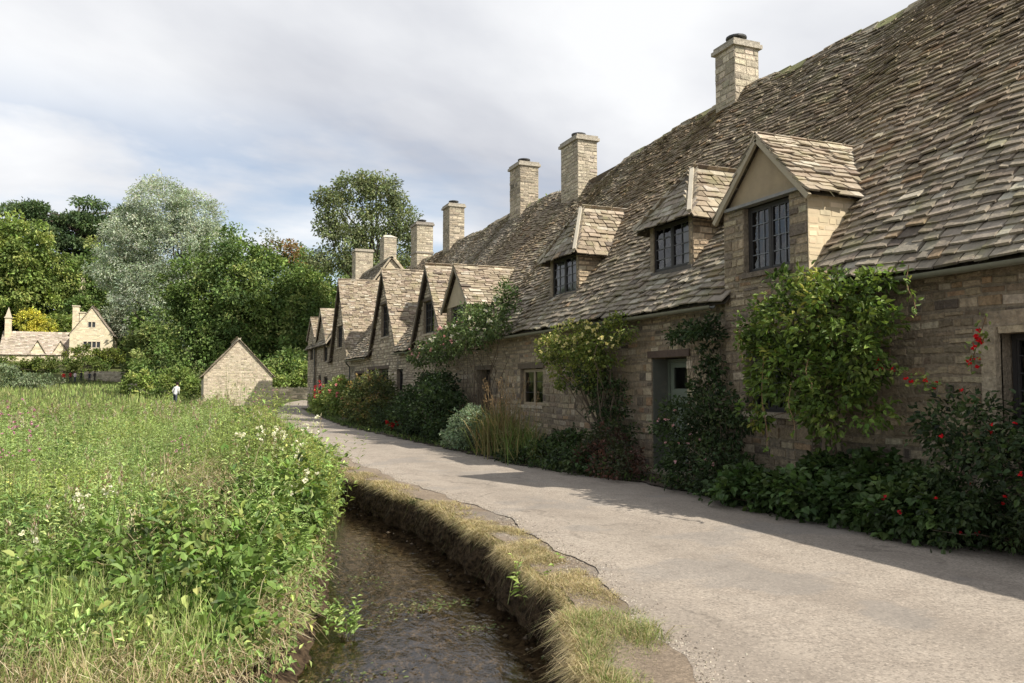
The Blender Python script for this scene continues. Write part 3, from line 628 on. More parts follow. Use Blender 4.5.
for key,lab,curt in (('d3','nearer hipped dormer with dark leaded window',[(.05,.3)]),('d2','farther hipped dormer with drawn curtains',[(.08,.42),(.62,.92)])):
    yc,hw,ze,za,xf,xa=HD[key]
    zb=float(mainz(xf,yc)); wy0,wy1=yc-.70,yc+.56
    mb=MB()
    stones(mb,(xf,yc-hw+.12,zb-.25),(0,1,0),(-1,0,0),ze-zb+.25,lambda v:0,lambda v:2*hw-.24,holes=[(.06,2*hw-.26,.25,5)],pal=STONE,thick=.14,wr=(.1,.2))
    for yy,ny in ((yc-hw+.114,-1),(yc+hw-.114,1)):
        stones(mb,(xf,yy,zb-.1),(1,0,0),(0,ny,0),ze-zb+.1,lambda v:.003,lambda v:max(.1,xmain_at(zb-.1+v,yc)-xf+.15),pal=[(3,(.48,.38,.26)),(2,(.60,.50,.36)),(1,(.38,.29,.2))],thick=.12,ch=(.07,.12),wr=(.12,.3))
    mb.build('dormer_wall',M['stone'],cB)
    window(cB,yc-hw+.2,yc+hw-.2,zb+.04,ze-.02,xf,.05,2,(2,4),sill=False,curtain=curt,leadc=(.10,.10,.10))
    mb=MB(); mb.box(xf-.05,xf+.04,yc-hw+.1,yc+hw-.1,zb-.04,zb+.035,(.10,.09,.08)); mb.build('dormer_sill',M['wood'],cB)
    # hipped roof
    mb=MB(); tan=(za-ze)/hw
    for sg in (-1,1):
        Ls=math.hypot(hw,za-ze); V=A(0,-sg*hw/Ls,(za-ze)/Ls); Nn=A(0,sg*(za-ze)/Ls,hw/Ls); lo=.16
        O=A(xf-.16,yc+sg*(hw+lo*hw/Ls),ze-lo*(za-ze)/Ls)
        f0=lambda s,Ls=Ls: max(0,(s-lo)/Ls)*(xa-xf+.10)
        f1=lambda s,Ls=Ls: xmain_at(ze+(s-lo)*(za-ze)/Ls+.05,yc)-xf+.16+.12
        P,C=slates(O,(1,0,0),V,Nn,courses(Ls+lo-.04,.16,.11),f0,f1,pal=SLATE_L,wr=(.14,.34),lift=.038,th=(.014,.024),ragged=.012); mb.boxes(P,C)
        xe=xmain_at(za,yc)+.1
        mb.quads([[O,[xmain_at(O[2],yc)+.1,O[1],O[2]],[xe,yc,za-.015],[xa-.03,yc,za-.015]]],(.05,.04,.03))
    run=xa-xf+.1; Lh=math.hypot(run,za-ze); V=A(run/Lh,0,(za-ze)/Lh); Nn=A(-(za-ze)/Lh,0,run/Lh); lo=.16; hh=hw+.12
    O=A(xf-.16-0*lo,yc,ze)-V*lo*.6+A(.02,0,0)
    P,C=slates(O,(0,1,0),V,Nn,courses(Lh+lo*.4,.15,.10),lambda s:-hh*max(0,1-s/(Lh+lo*.6)),lambda s:hh*max(0,1-s/(Lh+lo*.6)),pal=SLATE,wr=(.14,.32),lift=.035,th=(.014,.024),ragged=.012); mb.boxes(P,C)
    tip=O+V*(Lh+lo*.6); mb.tris([[O+A(0,-hh,0),O+A(0,hh,0),tip]],(.05,.04,.03))
    x=xa-.05
    while x<xmain_at(za,yc)+.05:
        C=pick(1,[(3,(.40,.35,.27)),(1,(.33,.28,.21))])[0]; 
        for sg in (-1,1): slab(mb,[(x+.005,yc,za+.085),(x+.32,yc,za+.085),(x+.32,yc+sg*.11,za+.085-.11*tan),(x+.005,yc+sg*.11,za+.085-.11*tan)],.03,(0,sg*.7,.7),C)
        x+=.33
    mb.build('dormer_roof',M['slate'],cB)
    mb=MB()
    for sg in (-1,1): mb.beam(tip+A(-.03,0,.06),O+A(-.035,sg*(hh+.0),.075),.07,.05,(.46,.42,.34),up=(-.7,sg*.5,.5))
    mb.build('hip_mortar',M['plaster'],cB)
# --- cottage C
cC=thing('stone_cottage','cottage with a small gabled dormer behind the climbing rose','cottage',(7.7,21.7,0),G_ROW)
mb=front_wall(cC,19.2,24.3,[(20.3,21.4,0,2.02)]); shell_walls(cC,19.2,24.3); mb.build('wall',M['stone'],cC)
door(cC,20.32,21.38,2.0,7.7,.30,(.07,.055,.045),False); lintel(cC,20.32,21.38,2.02,7.7)
gy,gh,ge,ga,gx=GB['g1']; mb=MB()
stones(mb,(gx,gy-gh+.1,2.8),(0,1,0),(-1,0,0),1.2,lambda v:0,lambda v:2*gh-.2,holes=[(.45,1.75,.5,1.2)],pal=STONE)
for yy,ny in ((gy-gh+.094,-1),(gy+gh-.094,1)): stones(mb,(gx,yy,2.8),(1,0,0),(0,ny,0),1.2,lambda v:.003,lambda v:xmain_at(2.8+v,gy)-gx+.15,pal=[(3,(.52,.43,.30)),(2,(.60,.50,.36))],thick=.2,prot=.01)
mb.build('dormer_wall',M['stone'],cC)
mb=MB(); mb.raw([[gx,gy-gh+.1,4.0],[gx,gy+gh-.1,4.0],[gx,gy,5.06],[gx+.15,gy-gh+.1,4.0],[gx+.15,gy+gh-.1,4.0],[gx+.15,gy,5.06]],(.42,.35,.25),T=[[0,1,2],[3,5,4]],Q=[[0,3,4,1],[1,4,5,2],[2,5,3,0]]); mb.build('gable_plaster',M['plaster'],cC)
window(cC,gy-.65,gy+.6,3.32,3.98,gx,.08,2,(2,3),sc=(.2,.17,.13))
gable_roof(cC,gy,gh,ge,ga,gx,ov=.16,verge=(.25,.21,.15),bw=.07)
roof_part(cC,19.2,24.3); gutter(cC,19.2,24.3); chimney(cC,11.4,12.1,22.3,23.5,7.2,9.42,pal=STONE_L)
# --- cottage D
cD=thing('stone_cottage','cottage with the smallest full gable, second gable from the small dormer','cottage',(7.7,26.8,0),G_ROW)
mb=front_wall(cD,24.3,29.3,[(25.2,26.6,1.0,2.0)],pal=STONE_G); shell_walls(cD,24.3,29.3)
gy,gh,ge,ga,gx=GB['g2']; gable_stones(mb,gy,gh-.04,2.922,ga-.1,7.7,[(gy-.6,gy+.7,3.35,4.5)]); mb.build('wall',M['stone'],cD)
window(cD,gy-.58,gy+.68,3.37,4.48,7.7,.1,2,(2,4)); window(cD,25.22,26.58,1.02,1.98,7.7,.1,2,(2,3)); lintel(cD,gy-.58,gy+.68,4.5,7.7,h=.1)
gable_roof(cD,gy,gh,ge,ga,gx,ov=.10,verge=(.14,.115,.09),bw=.08); roof_part(cD,24.3,29.3); gutter(cD,28.3,29.3)
chimney(cD,11.4,12.15,27.0,28.0,7.6,9.8,pal=STONE_G)
# --- cottage E
cE=thing('stone_cottage','cottage with a pointed gable and a row of low dark windows beside the round bush','cottage',(7.7,34.6,0),G_ROW)
mb=front_wall(cE,29.3,40.1,[(29.75,30.7,1.0,2.22),(32.1,33.8,1.05,2.28),(34.15,35.9,1.05,2.28),(37.0,38.9,0,2.14)],pal=STONE_G); shell_walls(cE,29.3,40.1)
gy,gh,ge,ga,gx=GB['g3']; gable_stones(mb,gy,gh-.04,2.922,ga-.1,7.7,[(gy-.75,gy+.65,3.6,5.0)]); mb.build('wall',M['stone'],cE)
window(cE,gy-.73,gy+.63,3.62,4.98,7.7,.12,2,(2,4),sc=(.36,.31,.24)); lintel(cE,gy-.73,gy+.63,5.0,7.7,h=.1)
window(cE,29.77,30.68,1.02,2.2,7.7,.14,1,(3,4)); window(cE,32.12,33.78,1.07,2.26,7.7,.14,2,(2,3)); window(cE,34.17,35.88,1.07,2.26,7.7,.14,2,(2,3))
lintel(cE,32.1,35.9,2.28,7.7,(.09,.065,.05),.14); door(cE,37.02,38.88,2.12,7.7,.3,(.10,.07,.05),False); lintel(cE,37.0,38.9,2.14,7.7,(.09,.065,.05))
gable_roof(cE,gy,gh,ge,ga,gx,ov=.10,verge=(.14,.115,.09),bw=.08); roof_part(cE,29.3,40.1); gutter(cE,29.3,30.2); gutter(cE,35.6,40.0)
drainpipe(cE,39.9,7.6,0,2.8); chimney(cE,11.4,12.15,35.6,36.6,7.7,10.05,pal=STONE_G)
# --- cottage F
cF=thing('stone_cottage','cottage with the tallest steep gable, beside the red flowering bush','cottage',(7.7,43.1,0),G_ROW)
mb=front_wall(cF,40.1,46.2,[(42,43.6,1.0,2.1)],pal=STONE_G); shell_walls(cF,40.1,46.2)
gy,gh,ge,ga,gx=GB['g4']; gable_stones(mb,gy,gh-.04,2.922,ga-.1,7.7,[(gy-.3,gy+1.2,3.6,4.8)]); mb.build('wall',M['stone'],cF)
window(cF,gy-.28,gy+1.18,3.62,4.78,7.7,.1,2,(2,4)); window(cF,42.02,43.58,1.02,2.08,7.7,.1,2,(2,3))
gable_roof(cF,gy,gh,ge,ga,gx,ov=.14,verge=(.14,.115,.09),bw=.08); roof_part(cF,40.1,46.2); chimney(cF,11.4,12.3,41.3,42.5,7.6,10.25,corbel='high',pal=STONE_L,capc=(.3,.27,.23))
# --- cottage G : taller end house
cG=thing('stone_cottage','tall end house of the row, standing farthest up the lane','cottage',(7.7,50.5,0),G_ROW)
mb=MB(); stones(mb,(7.7,46.2,0),(0,1,0),(-1,0,0),4.1,lambda v:0,lambda v:5.3,holes=[(.9,2.4,1,2.1),(1.1,2.5,2.95,4.0),(3.4,4.4,1.0,2.2)],pal=STONE_G,thick=.3)
stones(mb,(7.62,51.5,0),(0,1,0),(-1,0,0),4.7,lambda v:0,lambda v:3.3,holes=[(1.0,2.2,3.2,4.3)],pal=STONE_G,thick=.3)
gable_stones(mb,49.2,2.2,4.1,6.1,7.7); gable_stones(mb,53.15,1.65,4.7,5.9,7.62)
# cream end wall above the neighbours
stones(mb,(7.75,46.25,2.2),(1,0,0),(0,-1,0),7.0,lambda v:max(0,(v-1.7)/5.3)*3.55,lambda v:8-max(0,(v-1.7)/5.3)*4.3,pal=[(4,(.60,.51,.37)),(2,(.66,.57,.42))],thick=.3,prot=.008,mortar=(.62,.53,.39))
mb.box(15.5,15.8,46.6,54.8,0,4.2,(.35,.3,.22)); mb.box(7.93,15.5,54.5,54.79,0,4.2,(.35,.3,.22)); mb.build('wall',M['stone'],cG)
window(cG,47.12,48.58,1.02,2.08,7.7,.1,2,(2,3)); window(cG,47.32,48.68,2.97,3.98,7.7,.1,2,(2,3)); window(cG,52.52,53.68,3.22,4.28,7.62,.1,2,(2,3)); window(cG,49.62,50.58,1.02,2.18,7.7,.1,1,(2,3))
mb=MB(); L2=math.hypot(3.75,5.2); V2=A(3.75/L2,0,5.2/L2); N2=A(-5.2/L2,0,3.75/L2)
P,C=slates((7.45,46.2,3.9),(0,1,0),V2,N2,courses(L2,.2,.13),lambda s:0,lambda s:8.7,pal=SLATE); mb.boxes(P,C)
mb.quads([[[7.47,46.2,3.88],[7.47,54.9,3.88],[11.2,54.9,9.06],[11.2,46.2,9.06]],[[11.2,46.2,9.1],[11.2,54.9,9.1],[16,54.9,3.9],[16,46.2,3.9]]],(.12,.1,.08))
mb.beam((11.2,46.1,9.17),(11.2,54.9,9.17),.22,.12,(.4,.35,.27))
mb.beam((7.4,46.18,3.98),(11.2,46.18,9.22),.16,.09,(.42,.36,.27),up=(-.8,0,.6)); mb.beam((11.2,46.18,9.22),(15.9,46.18,4.1),.16,.09,(.42,.36,.27),up=(.8,0,.6))
mb.build('roof',M['slate'],cG)
gable_roof(cG,49.2,2.3,3.95,6.2,7.62,xback=9.6,verge=(.6,.54,.42)); gable_roof(cG,53.15,1.75,4.65,5.95,7.6,xback=9.2,verge=(.3,.25,.2))
chimney(cG,11.3,12.1,48.6,49.7,8.2,10.75,corbel='gabled',pot=None,pal=STONE_L,capc=(.55,.5,.4)); chimney(cG,10.6,11.8,54.0,55.2,7.5,10.75,pot=None,pal=STONE_L)
drainpipe(cG,51.4,7.55,0,4.2)

# ------------------------------------------------------------------ barn
bn=thing('stone_barn','small stone barn with blank gable wall standing beside the lane','barn',(3.65,62,.1))
mb=MB(); bx0,bx1,bye,bya,by=1.25,6.05,2.35,4.95,62.0
BP=[(5,(.55,.47,.35)),(3,(.61,.53,.41)),(2,(.47,.40,.30)),(1,(.39,.33,.25))]
stones(mb,(bx0,by,-.2),(1,0,0),(0,-1,0),2.5,lambda v:0,lambda v:4.8,pal=BP,mortar=(.58,.50,.38),prot=.010,ch=(.07,.14),wr=(.12,.3)); stones(mb,(bx0,by,2.3),(1,0,0),(0,-1,0),2.6,lambda v:v/2.65*2.4,lambda v:4.8-v/2.65*2.4,pal=BP,mortar=(.58,.50,.38),prot=.010,ch=(.07,.14),wr=(.12,.3))
mb.box(bx0,bx0+.3,by+.3,by+9,-.2,2.3,(.45,.4,.3)); mb.box(bx1-.3,bx1,by+.3,by+9,-.2,2.3,(.45,.4,.3)); mb.box(bx0+.3,bx1-.3,by+8.7,by+9,-.2,2.3,(.45,.4,.3)); mb.build('wall',M['stone'],bn)
mb=MB()
for sg in (-1,1):
    Lb=math.hypot(2.4,2.65); V=A(-sg*2.4/Lb,0,2.65/Lb); Nn=A(sg*2.65/Lb,0,2.4/Lb); O=A(3.65+sg*(2.4+.2*2.4/Lb),by-.12,2.3-.2*2.65/Lb)
    P,C=slates(O,(0,1,0),V,Nn,courses(Lb+.2,.22,.15),lambda s:0,lambda s:9.3,pal=SLATE_L,lift=.05); mb.boxes(P,C)
    mb.quads([[O,O+A(0,9.3,0),[3.65,by+9.2,4.93],[3.65,by-.12,4.93]]],(.1,.08,.06))
mb.beam((3.65,by-.12,5.0),(3.65,by+9.2,5.0),.2,.1,(.5,.45,.36)); mb.build('roof',M['slate'],bn)

# ------------------------------------------------------------------ far stone walls
def wallthing(pts,h,t,label,pal=STONE_G,group=None):
    p0=pts[0]; r=MB()
    for (a,b) in zip(pts[:-1],pts[1:]):
        a=A(*a);b=A(*b); d=b-a; L=np.linalg.norm(d); U=np.append(d/L,0); n=A(U[1],-U[0],0)
        z=float(min(land(a[0],a[1]),land(b[0],b[1])))-.1
        stones(r,(a[0],a[1],z),U,n,h,lambda v:0,lambda v:L,pal=pal,thick=t,ch=(.12,.2),wr=(.25,.55),prot=.03)
        k=int(L/.25)
        for i in range(k):
            q=a+d*(i+.5)/k; c=pick(1,pal)[0]; hh=random.uniform(.08,.2); s=.1
            r.boxes([[ [q[0]-U[0]*s+n[0]*.02,q[1]-U[1]*s+n[1]*.02,z+h],[q[0]+U[0]*s+n[0]*.02,q[1]+U[1]*s+n[1]*.02,z+h],[q[0]+U[0]*s-n[0]*t,q[1]+U[1]*s-n[1]*t,z+h],[q[0]-U[0]*s-n[0]*t,q[1]-U[1]*s-n[1]*t,z+h],
              [q[0]-U[0]*s,q[1]-U[1]*s,z+h+hh],[q[0]+U[0]*s,q[1]+U[1]*s,z+h+hh],[q[0]+U[0]*s-n[0]*t,q[1]+U[1]*s-n[1]*t,z+h+hh],[q[0]-U[0]*s-n[0]*t,q[1]-U[1]*s-n[1]*t,z+h+hh]]],c)
    o=r.build('drystone_wall',M['stone'],loc=(p0[0],p0[1],0)); tag(o,label,'wall',group); return o
wallthing([(6.4,74.5),(16,73.5)],1.1,.4,'low stone wall at the end of the lane, tree shade painted into its colours',[(3,(.13,.12,.09)),(2,(.09,.085,.06)),(1,(.2,.18,.14))])  # dark palette puts the shade of the trees into the stone colours
wallthing([(-6,100),(0,97)],1.1,.4,'short pale stone wall half hidden under the big tree',STONE_L)
wallthing([(-15.5,149),(-8,146)],1.9,.4,'grey stone wall behind the group of visitors',STONE_L)

# ------------------------------------------------------------------ manor house
mh=thing('manor_house','large cream stone house with a steep gable and long tiled wing below the wood','house',(-16.4,168,5))
MP=[(5,(.70,.61,.43)),(2,(.74,.65,.48)),(1,(.65,.56,.40))]; kw=dict(pal=MP,ch=(.2,.3),wr=(.4,.8),prot=.002,mortar=(.69,.60,.43))
mb=MB(); x0,x1,yb=-20.0,-12.8,167.5
stones(mb,(x0,yb,3),(1,0,0),(0,-1,0),8.0,lambda v:0,lambda v:7.2,holes=[(2.2,5.2,5.5,6.8)],**kw); stones(mb,(x0,yb,11),(1,0,0),(0,-1,0),5.1,lambda v:v/5.1*3.6,lambda v:7.2-v/5.1*3.6,holes=[(2.9,4.3,1.3,2.5)],**kw)
mb.box(x0,x0+.3,yb+.3,yb+11,3,11,(.62,.54,.4)); mb.box(x1-.3,x1,yb+.3,yb+11,3,11,(.62,.54,.4)); mb.box(x0+.3,x1-.3,yb+10.7,yb+11,3,11,(.62,.54,.4))
mb.build('wall',M['stone'],mh)
def ywindow(root,xa,xb,za,zb,y,n,fc=(.62,.55,.42)):
    mb=MB(); f=.12
    mb.box(xa,xa+f,y-.04,y+.16,za,zb,fc); mb.box(xb-f,xb,y-.04,y+.16,za,zb,fc); mb.box(xa+f,xb-f,y-.04,y+.16,za,za+f,fc); mb.box(xa+f,xb-f,y-.04,y+.16,zb-f,zb,fc)
    for i in range(1,n): x=xa+(xb-xa)*i/n; mb.box(x-.08,x+.08,y-.03,y+.15,za+f,zb-f,fc)
    w=mb.build('window',M['stone'],root); mb=MB(); mb.box(xa+.05,xb-.05,y+.1,y+.13,za+.05,zb-.05,(.03,.035,.04)); mb.build('pane',M['metal'],w)
ywindow(mh,x0+2.2,x0+5.2,8.5,9.8,yb,4); ywindow(mh,x0+2.9,x0+4.3,12.3,13.5,yb,2)
mb=MB()
def far_slope(mb,O,U,V,N_,H,f0,f1,pal=[(4,(.40,.34,.28)),(2,(.47,.41,.34)),(1,(.3,.25,.2))]):
    P,C=slates(O,U,V,N_,courses(H,.42,.3),f0,f1,pal=pal,wr=(.4,.9),lift=.09,th=(.03,.06),ragged=.04); mb.boxes(P,C)
for sg in (-1,1):
    Lb=math.hypot(3.6,5.1); V=A(-sg*3.6/Lb,0,5.1/Lb); O=A(-16.4+sg*3.85,yb-.15,10.7); far_slope(mb,O,(0,1,0),V,(sg*5.1/Lb,0,3.6/Lb),Lb+.3,lambda s:0,lambda s:11.3)
    mb.quads([[O,O+A(0,11.3,0),[-16.4,yb+11.2,16.05],[-16.4,yb-.1,16.05]]],(.25,.21,.17))
mb.build('roof',M['slate'],mh)
# wing
mb=MB(); wx0,wx1,wy=-31.3,-20.02,169.0
stones(mb,(wx0,wy,3),(1,0,0),(0,-1,0),4.2,lambda v:0,lambda v:wx1-wx0,**kw)
gcs=[(-25.4,-1),( -20.9-.0,1)]
mb.box(wx0,wx0+.3,wy+.3,wy+7,3,7.2,(.6,.52,.38)); mb.raw([[wx0,wy,7.2],[wx0,wy+7,7.2],[wx0,wy+3.5,11.2]],(.6,.52,.38),T=[[0,1,2]])
for gc in (-25.3,-21.0-.6):
    stones(mb,(gc-1.8,wy-.05,5.6),(1,0,0),(0,-1,0),4.1,lambda v:max(0,(v-.8)/3.3)*1.8,lambda v:3.6-max(0,(v-.8)/3.3)*1.8,holes=[(1.0,2.6,.5,1.6)],**kw)
mb.build('wing_wall',M['stone'],mh)
for gc in (-25.3,-21.6): ywindow(mh,gc-.75,gc+.75,6.15,7.15,wy-.05,2)
mb=MB(); Lw=math.hypot(3.5,4.1); far_slope(mb,(wx0-.2,wy-.2,7.1),(1,0,0),(0,3.5/Lw,4.1/Lw),(0,-4.1/Lw,3.5/Lw),Lw+.1,lambda s:0,lambda s:wx1-wx0+.2)
mb.quads([[[wx0-.2,wy-.15,7.05],[wx1,wy-.15,7.05],[wx1,wy+3.5,11.25],[wx0-.2,wy+3.5,11.25]],[[wx0-.2,wy+3.5,11.25],[wx1,wy+3.5,11.25],[wx1,wy+7.2,7.05],[wx0-.2,wy+7.2,7.05]]],(.25,.21,.17))
for gc in (-25.3,-21.6):
    for sg in (-1,1): mb.quads([[[gc+sg*2.0,wy-.25,6.3],[gc+sg*2.0,wy+.1,6.3],[gc,wy+2.3,9.85],[gc,wy-.25,9.85]]],(.36,.3,.24))
mb.build('wing_roof',M['slate'],mh)
def farchim(root,x,y,z0,z1,w,fin=False):
    mb=MB(); stones(mb,(x-w/2,y,z0),(1,0,0),(0,-1,0),z1-z0,lambda v:0,lambda v:w,thick=w,**kw); mb.box(x-w/2-.12,x+w/2+.12,y-.12,y+w+.12,z1,z1+.2,(.6,.53,.4))
    if fin: mb.raw([[x-w/2,y,z1+.2],[x+w/2,y,z1+.2],[x+w/2,y+w,z1+.2],[x-w/2,y+w,z1+.2],[x,y+w/2,z1+2.1]],(.55,.48,.37),T=[[0,1,4],[1,2,4],[2,3,4],[3,0,4]])
    mb.build('chimney',M['stone'],root)
farchim(mh,-30.6,171.5,10,14.0,.95,True); farchim(mh,-19.6,172,9,16.6,1.1); farchim(mh,-18.5,172,12,15.4,.9)
# far chimney of a house hidden in the wood
fh=thing('hidden_house','pale chimney and roof of a house showing between the dark trees','house',(-21,194,12))
farchim(fh,-20.8,192,14,23.2,1.3,True); mb=MB(); mb.box(-25,-18,193,199,8,16,(.6,.53,.4)); mb.build('wall',M['stone'],fh)
mb=MB(); mb.quads([[[-25.4,192.6,16],[-17.6,192.6,16],[-17.6,196,19.5],[-25.4,196,19.5]],[[-25.4,196,19.5],[-17.6,196,19.5],[-17.6,199.4,16],[-25.4,199.4,16]]],(.3,.26,.21)); mb.build('roof',M['slate'],fh)
# ------------------------------------------------------------------ trees
GR1=[(4, (0.2019, 0.2722, 0.0743)), (3, (0.2731, 0.3427, 0.0942)), (2, (0.1424, 0.2016, 0.0595)), (1, (0.3562, 0.4032, 0.1239))]      # fresh green
GR2=[(4, (0.154, 0.2275, 0.069)), (3, (0.2157, 0.2994, 0.0879)), (2, (0.108, 0.1676, 0.0565)), (1, (0.3081, 0.3592, 0.1255))]      # deep green
OLV=[(4, (0.18, 0.234, 0.078)), (2, (0.252, 0.288, 0.0975)), (2, (0.126, 0.171, 0.0585))]
CED=[(4, (0.1112, 0.1685, 0.0772)), (2, (0.1668, 0.2281, 0.0983)), (2, (0.0741, 0.1193, 0.0562))]
SIL=[(4, (0.4121, 0.4709, 0.365)), (3, (0.5091, 0.5554, 0.4597)), (2, (0.3029, 0.3622, 0.2569)), (1, (0.2181, 0.2777, 0.1622))]
YEL=[(3,(.50,.44,.05)),(2,(.42,.40,.06)),(1,(.3,.33,.05))]
RED=[(3,(.24,.15,.06)),(2,(.30,.18,.09)),(4,(.16,.18,.06))]
BARK=(.12,.10,.075)
def tree(name,label,base,top,blobs,pal,leaf,nclump,per,clr,asp=.6,group=None,limbs=10,r0=.35,extra=(),shell=.55,jit=.2,cat='tree',bark=BARK,flat=1.):
    bx,by=base; bz=float(land(bx,by))-.1; t=thing(name,label,cat,(bx,by,bz),group)
    mb=MB(); z=np.linspace(0,1,7); tz=bz+(top-bz)*z; pts=np.stack([bx+.25*np.sin(z*4+bx)*z,by+.25*np.cos(z*3+by)*z,tz],1); mb.tube(pts,r0*(1-.85*z)+.02,bark,8,False)
    for i in range(limbs):
        b=blobs[i%len(blobs)]; s=random.uniform(.3,.9); p=pts[int(s*6)]; q,_=blob_pts(b,1,.3); q=q[0]
        if q[2]<p[2]: p=A(pts[0][0],pts[0][1],bz+(top-bz)*.2)
        tt=np.linspace(0,1,6)[:,None]; L=p*(1-tt)+q*tt; L[1:-1]+=R.normal(0,.03*np.linalg.norm(q-p),(4,3)); mb.tube(L,np.linspace(r0*.42,.03,6),bark,6,False)
    mb.build('trunk',M['bark'],t)
    mb=MB(); foliage(mb,blobs,nclump,per,clr,leaf,asp,pal,shell=shell,jit=jit,zmin=bz-.5)
    for (bl,pl,nc) in extra: foliage(mb,bl,nc,per,clr,leaf,asp,pl,shell=shell,jit=jit)
    if flat!=1: pass
    mb.build('crown',M['treeleaf'],t); return t
def lobes(cx,cy,cz,rx,ry,rz,n,s=.5,seed=0):
    rr=np.random.default_rng(seed); out=[]
    for i in range(n):
        d=norm(rr.normal(0,1,3)); k=rr.uniform(.45,.75); f=rr.uniform(.75,1.25)*s
        out.append((cx+d[0]*rx*k,cy+d[1]*ry*k,cz+d[2]*rz*k,rx*f,ry*f,rz*f))
    return out
# big sycamore over the barn
tree('sycamore_tree','broad deep green tree with a dense domed crown right behind the barn',(4.5,92),12,
     lobes(4.9,90,8.9,7.6,6.5,7.7,20,.42,1)+[(6.0,89,13.6,3.4,3.2,3.0),(4.4,90,9,5.5,5,6.5),(-2.2,89,4.5,2.6,2.5,3.4),(1.5,86,3.6,3.0,2.5,3.0),(9,88,5,3.2,3,4.0)],GR2+[(2,(.10,.15,.035))],.36,1000,62,1.0,r0=.5,jit=.13)
tree('maple_tree','green tree with rust red shoots at its top, right of the broad domed tree',(11,99),13,
     lobes(10.8,97,9.5,4.6,4.5,8.3,14,.45,2),OLV+GR2,.34,560,52,.95,jit=.13,extra=[([(8.4,95,17.6,.7,.8,1.7),(11.0,95,16.8,.8,.8,1.1),(12.6,94,14.6,.8,.8,.8)],RED,20)])
tree('ash_tree','tall open crowned tree rising high above the gabled cottages',(16.2,76),18.5,
     [(12.6,74.6,18.2,1.5,1.5,1.6),(14.4,74.8,20.2,1.8,1.6,1.4),(17.0,74.6,20.3,1.9,1.7,1.3),(13.6,74.6,15.5,2.0,1.7,1.5),(16.6,74.8,17.2,2.3,1.8,1.8),(19.0,74.2,17.2,1.5,1.5,1.9),(12.3,75,13.4,1.8,1.5,1.2),(15.5,75,13.2,2.1,1.7,1.4),(18.8,74.5,13.6,1.8,1.5,1.5),(11.9,75,16.3,1.0,1,.8),(15.6,75,21.2,1.1,1,.9),(18.6,74.6,19.4,1.3,1,1.0),(11.6,75,19.4,.9,.9,.8),(20.2,74.4,15.6,1.1,1,.9)],
     [(4,(.22,.26,.13)),(3,(.26,.30,.15)),(2,(.14,.17,.08))],.27,800,24,.62,r0=.32,limbs=18,shell=.25)
for i,(x,y,zt,rx,rz,lab,pal) in enumerate([(12.8,85,15.0,3.6,6.5,'dark green tree filling the gap between the domed tree and the end house',GR2),(20.5,82,14,4.2,6.5,'leafy tree low behind the farthest chimneys',GR1),
      (17.2,88,17,4.2,8,'bushy tree below the tall open crowned tree',OLV),(8.6,80,5.2,2.4,3.2,'low spreading tree over the dark wall at the lane end',GR2),(33,70,20.6,3,5.5,'tree top just clearing the main roof by the middle chimneys',GR1)]):
    tree('broadleaf_tree',lab,(x,y),zt*.6,lobes(x,y,zt-rz,rx,rx,rz,9,.5,10+i)+[(x,y,max(2.5,zt-2*rz),rx*.9,rx*.9,2.2)],pal,.34,420,52,.95,jit=.13,group='trees behind the lane end and cottages')
# silver willow
tree('silver_willow','tall pale silver willow with a billowing crown, taller than its neighbours',(-1,130),24,
     [(-4.0,130,28.5,4.6,4.5,4.6),(.8,130,27.0,4.0,4,4.0),(-7.5,130,23.0,4.6,4.5,4.2),(-2,129,21.5,5.2,5,4.8),(3.5,129,22.0,3.8,4,3.6),(-9.5,130,18.6,3.8,4,3.2),(-5,128,15.8,4.4,4,3.8),(1.5,129,16,4.5,4,4.5),(-1,129,11,4.5,4,4)],SIL,.38,1300,56,1.15,asp=.42,r0=.7,limbs=18,shell=.4,jit=.16)
tree('silver_willow','smaller pale silver willow below and left of the tall one, behind the manor gable',(-9.5,176),14,
     [(-10.5,176,18.6,4.2,4,3.2),(-6.4,176,17.2,4.0,3.8,3.2),(-12.6,177,14.6,3.0,3.4,2.8),(-8.4,176,13.4,4.6,4,3.4),(-5,176,12.5,3.6,3.6,3)],SIL,.5,420,40,1.1,asp=.42,r0=.3,shell=.4,jit=.16)
# cedar: flat spreading tiers
ct=thing('cedar_tree','dark cedar with flat layered branches behind the bright green trees','tree',(-25,214,16))
mb=MB(); tk=MB(); z=np.linspace(14,45,9); tp=np.stack([-27+z*.06,np.full(9,214.),z],1); tk.tube(tp,np.linspace(1.1,.15,9),(.09,.07,.055),8,False)
tp2=tp+A(6,1,0)*np.linspace(.1,1,9)[:,None]; tk.tube(tp2,np.linspace(.8,.12,9),(.09,.07,.055),8,False)
for i in range(100):
    zz=random.uniform(21,46.0) if i<58 else random.uniform(24,42); rad=(17 if i<58 else 10)*(1-max(0,(zz-40)/7)**2*.3); a=random.uniform(0,2*math.pi); L=rad*random.uniform(.4,1)
    cx,cy=-25+math.cos(a)*L,214+math.sin(a)*L*.7
    foliage(mb,[(cx,cy,zz,random.uniform(3.2,5.2),random.uniform(3,4.5),.6)],20,34,1.3,.8,.45,CED,up=1.0,droop=0,shell=.0,jit=.25)
    tk.tube([(-24.5,214,zz-2.2),((cx-24.5)/2,214+(cy-214)/2,zz-.9),(cx,cy,zz-.1)],[.3,.2,.06],(.09,.07,.055),5,False)
tk.build('trunk',M['bark'],ct); mb.build('crown',M['treeleaf'],ct)
tree('lime_tree','large bright green tree at the left edge, above the house wing',(-34,191),29,
     lobes(-36,191,27.5,12.4,8,12.4,20,.42,5)+[(-25,191,25,4.2,3.4,4.2),(-26.5,191,18,4.2,3.4,4.2),(-36,191,27,9.5,6,9.5)],GR1,.75,900,44,1.6,r0=.7)
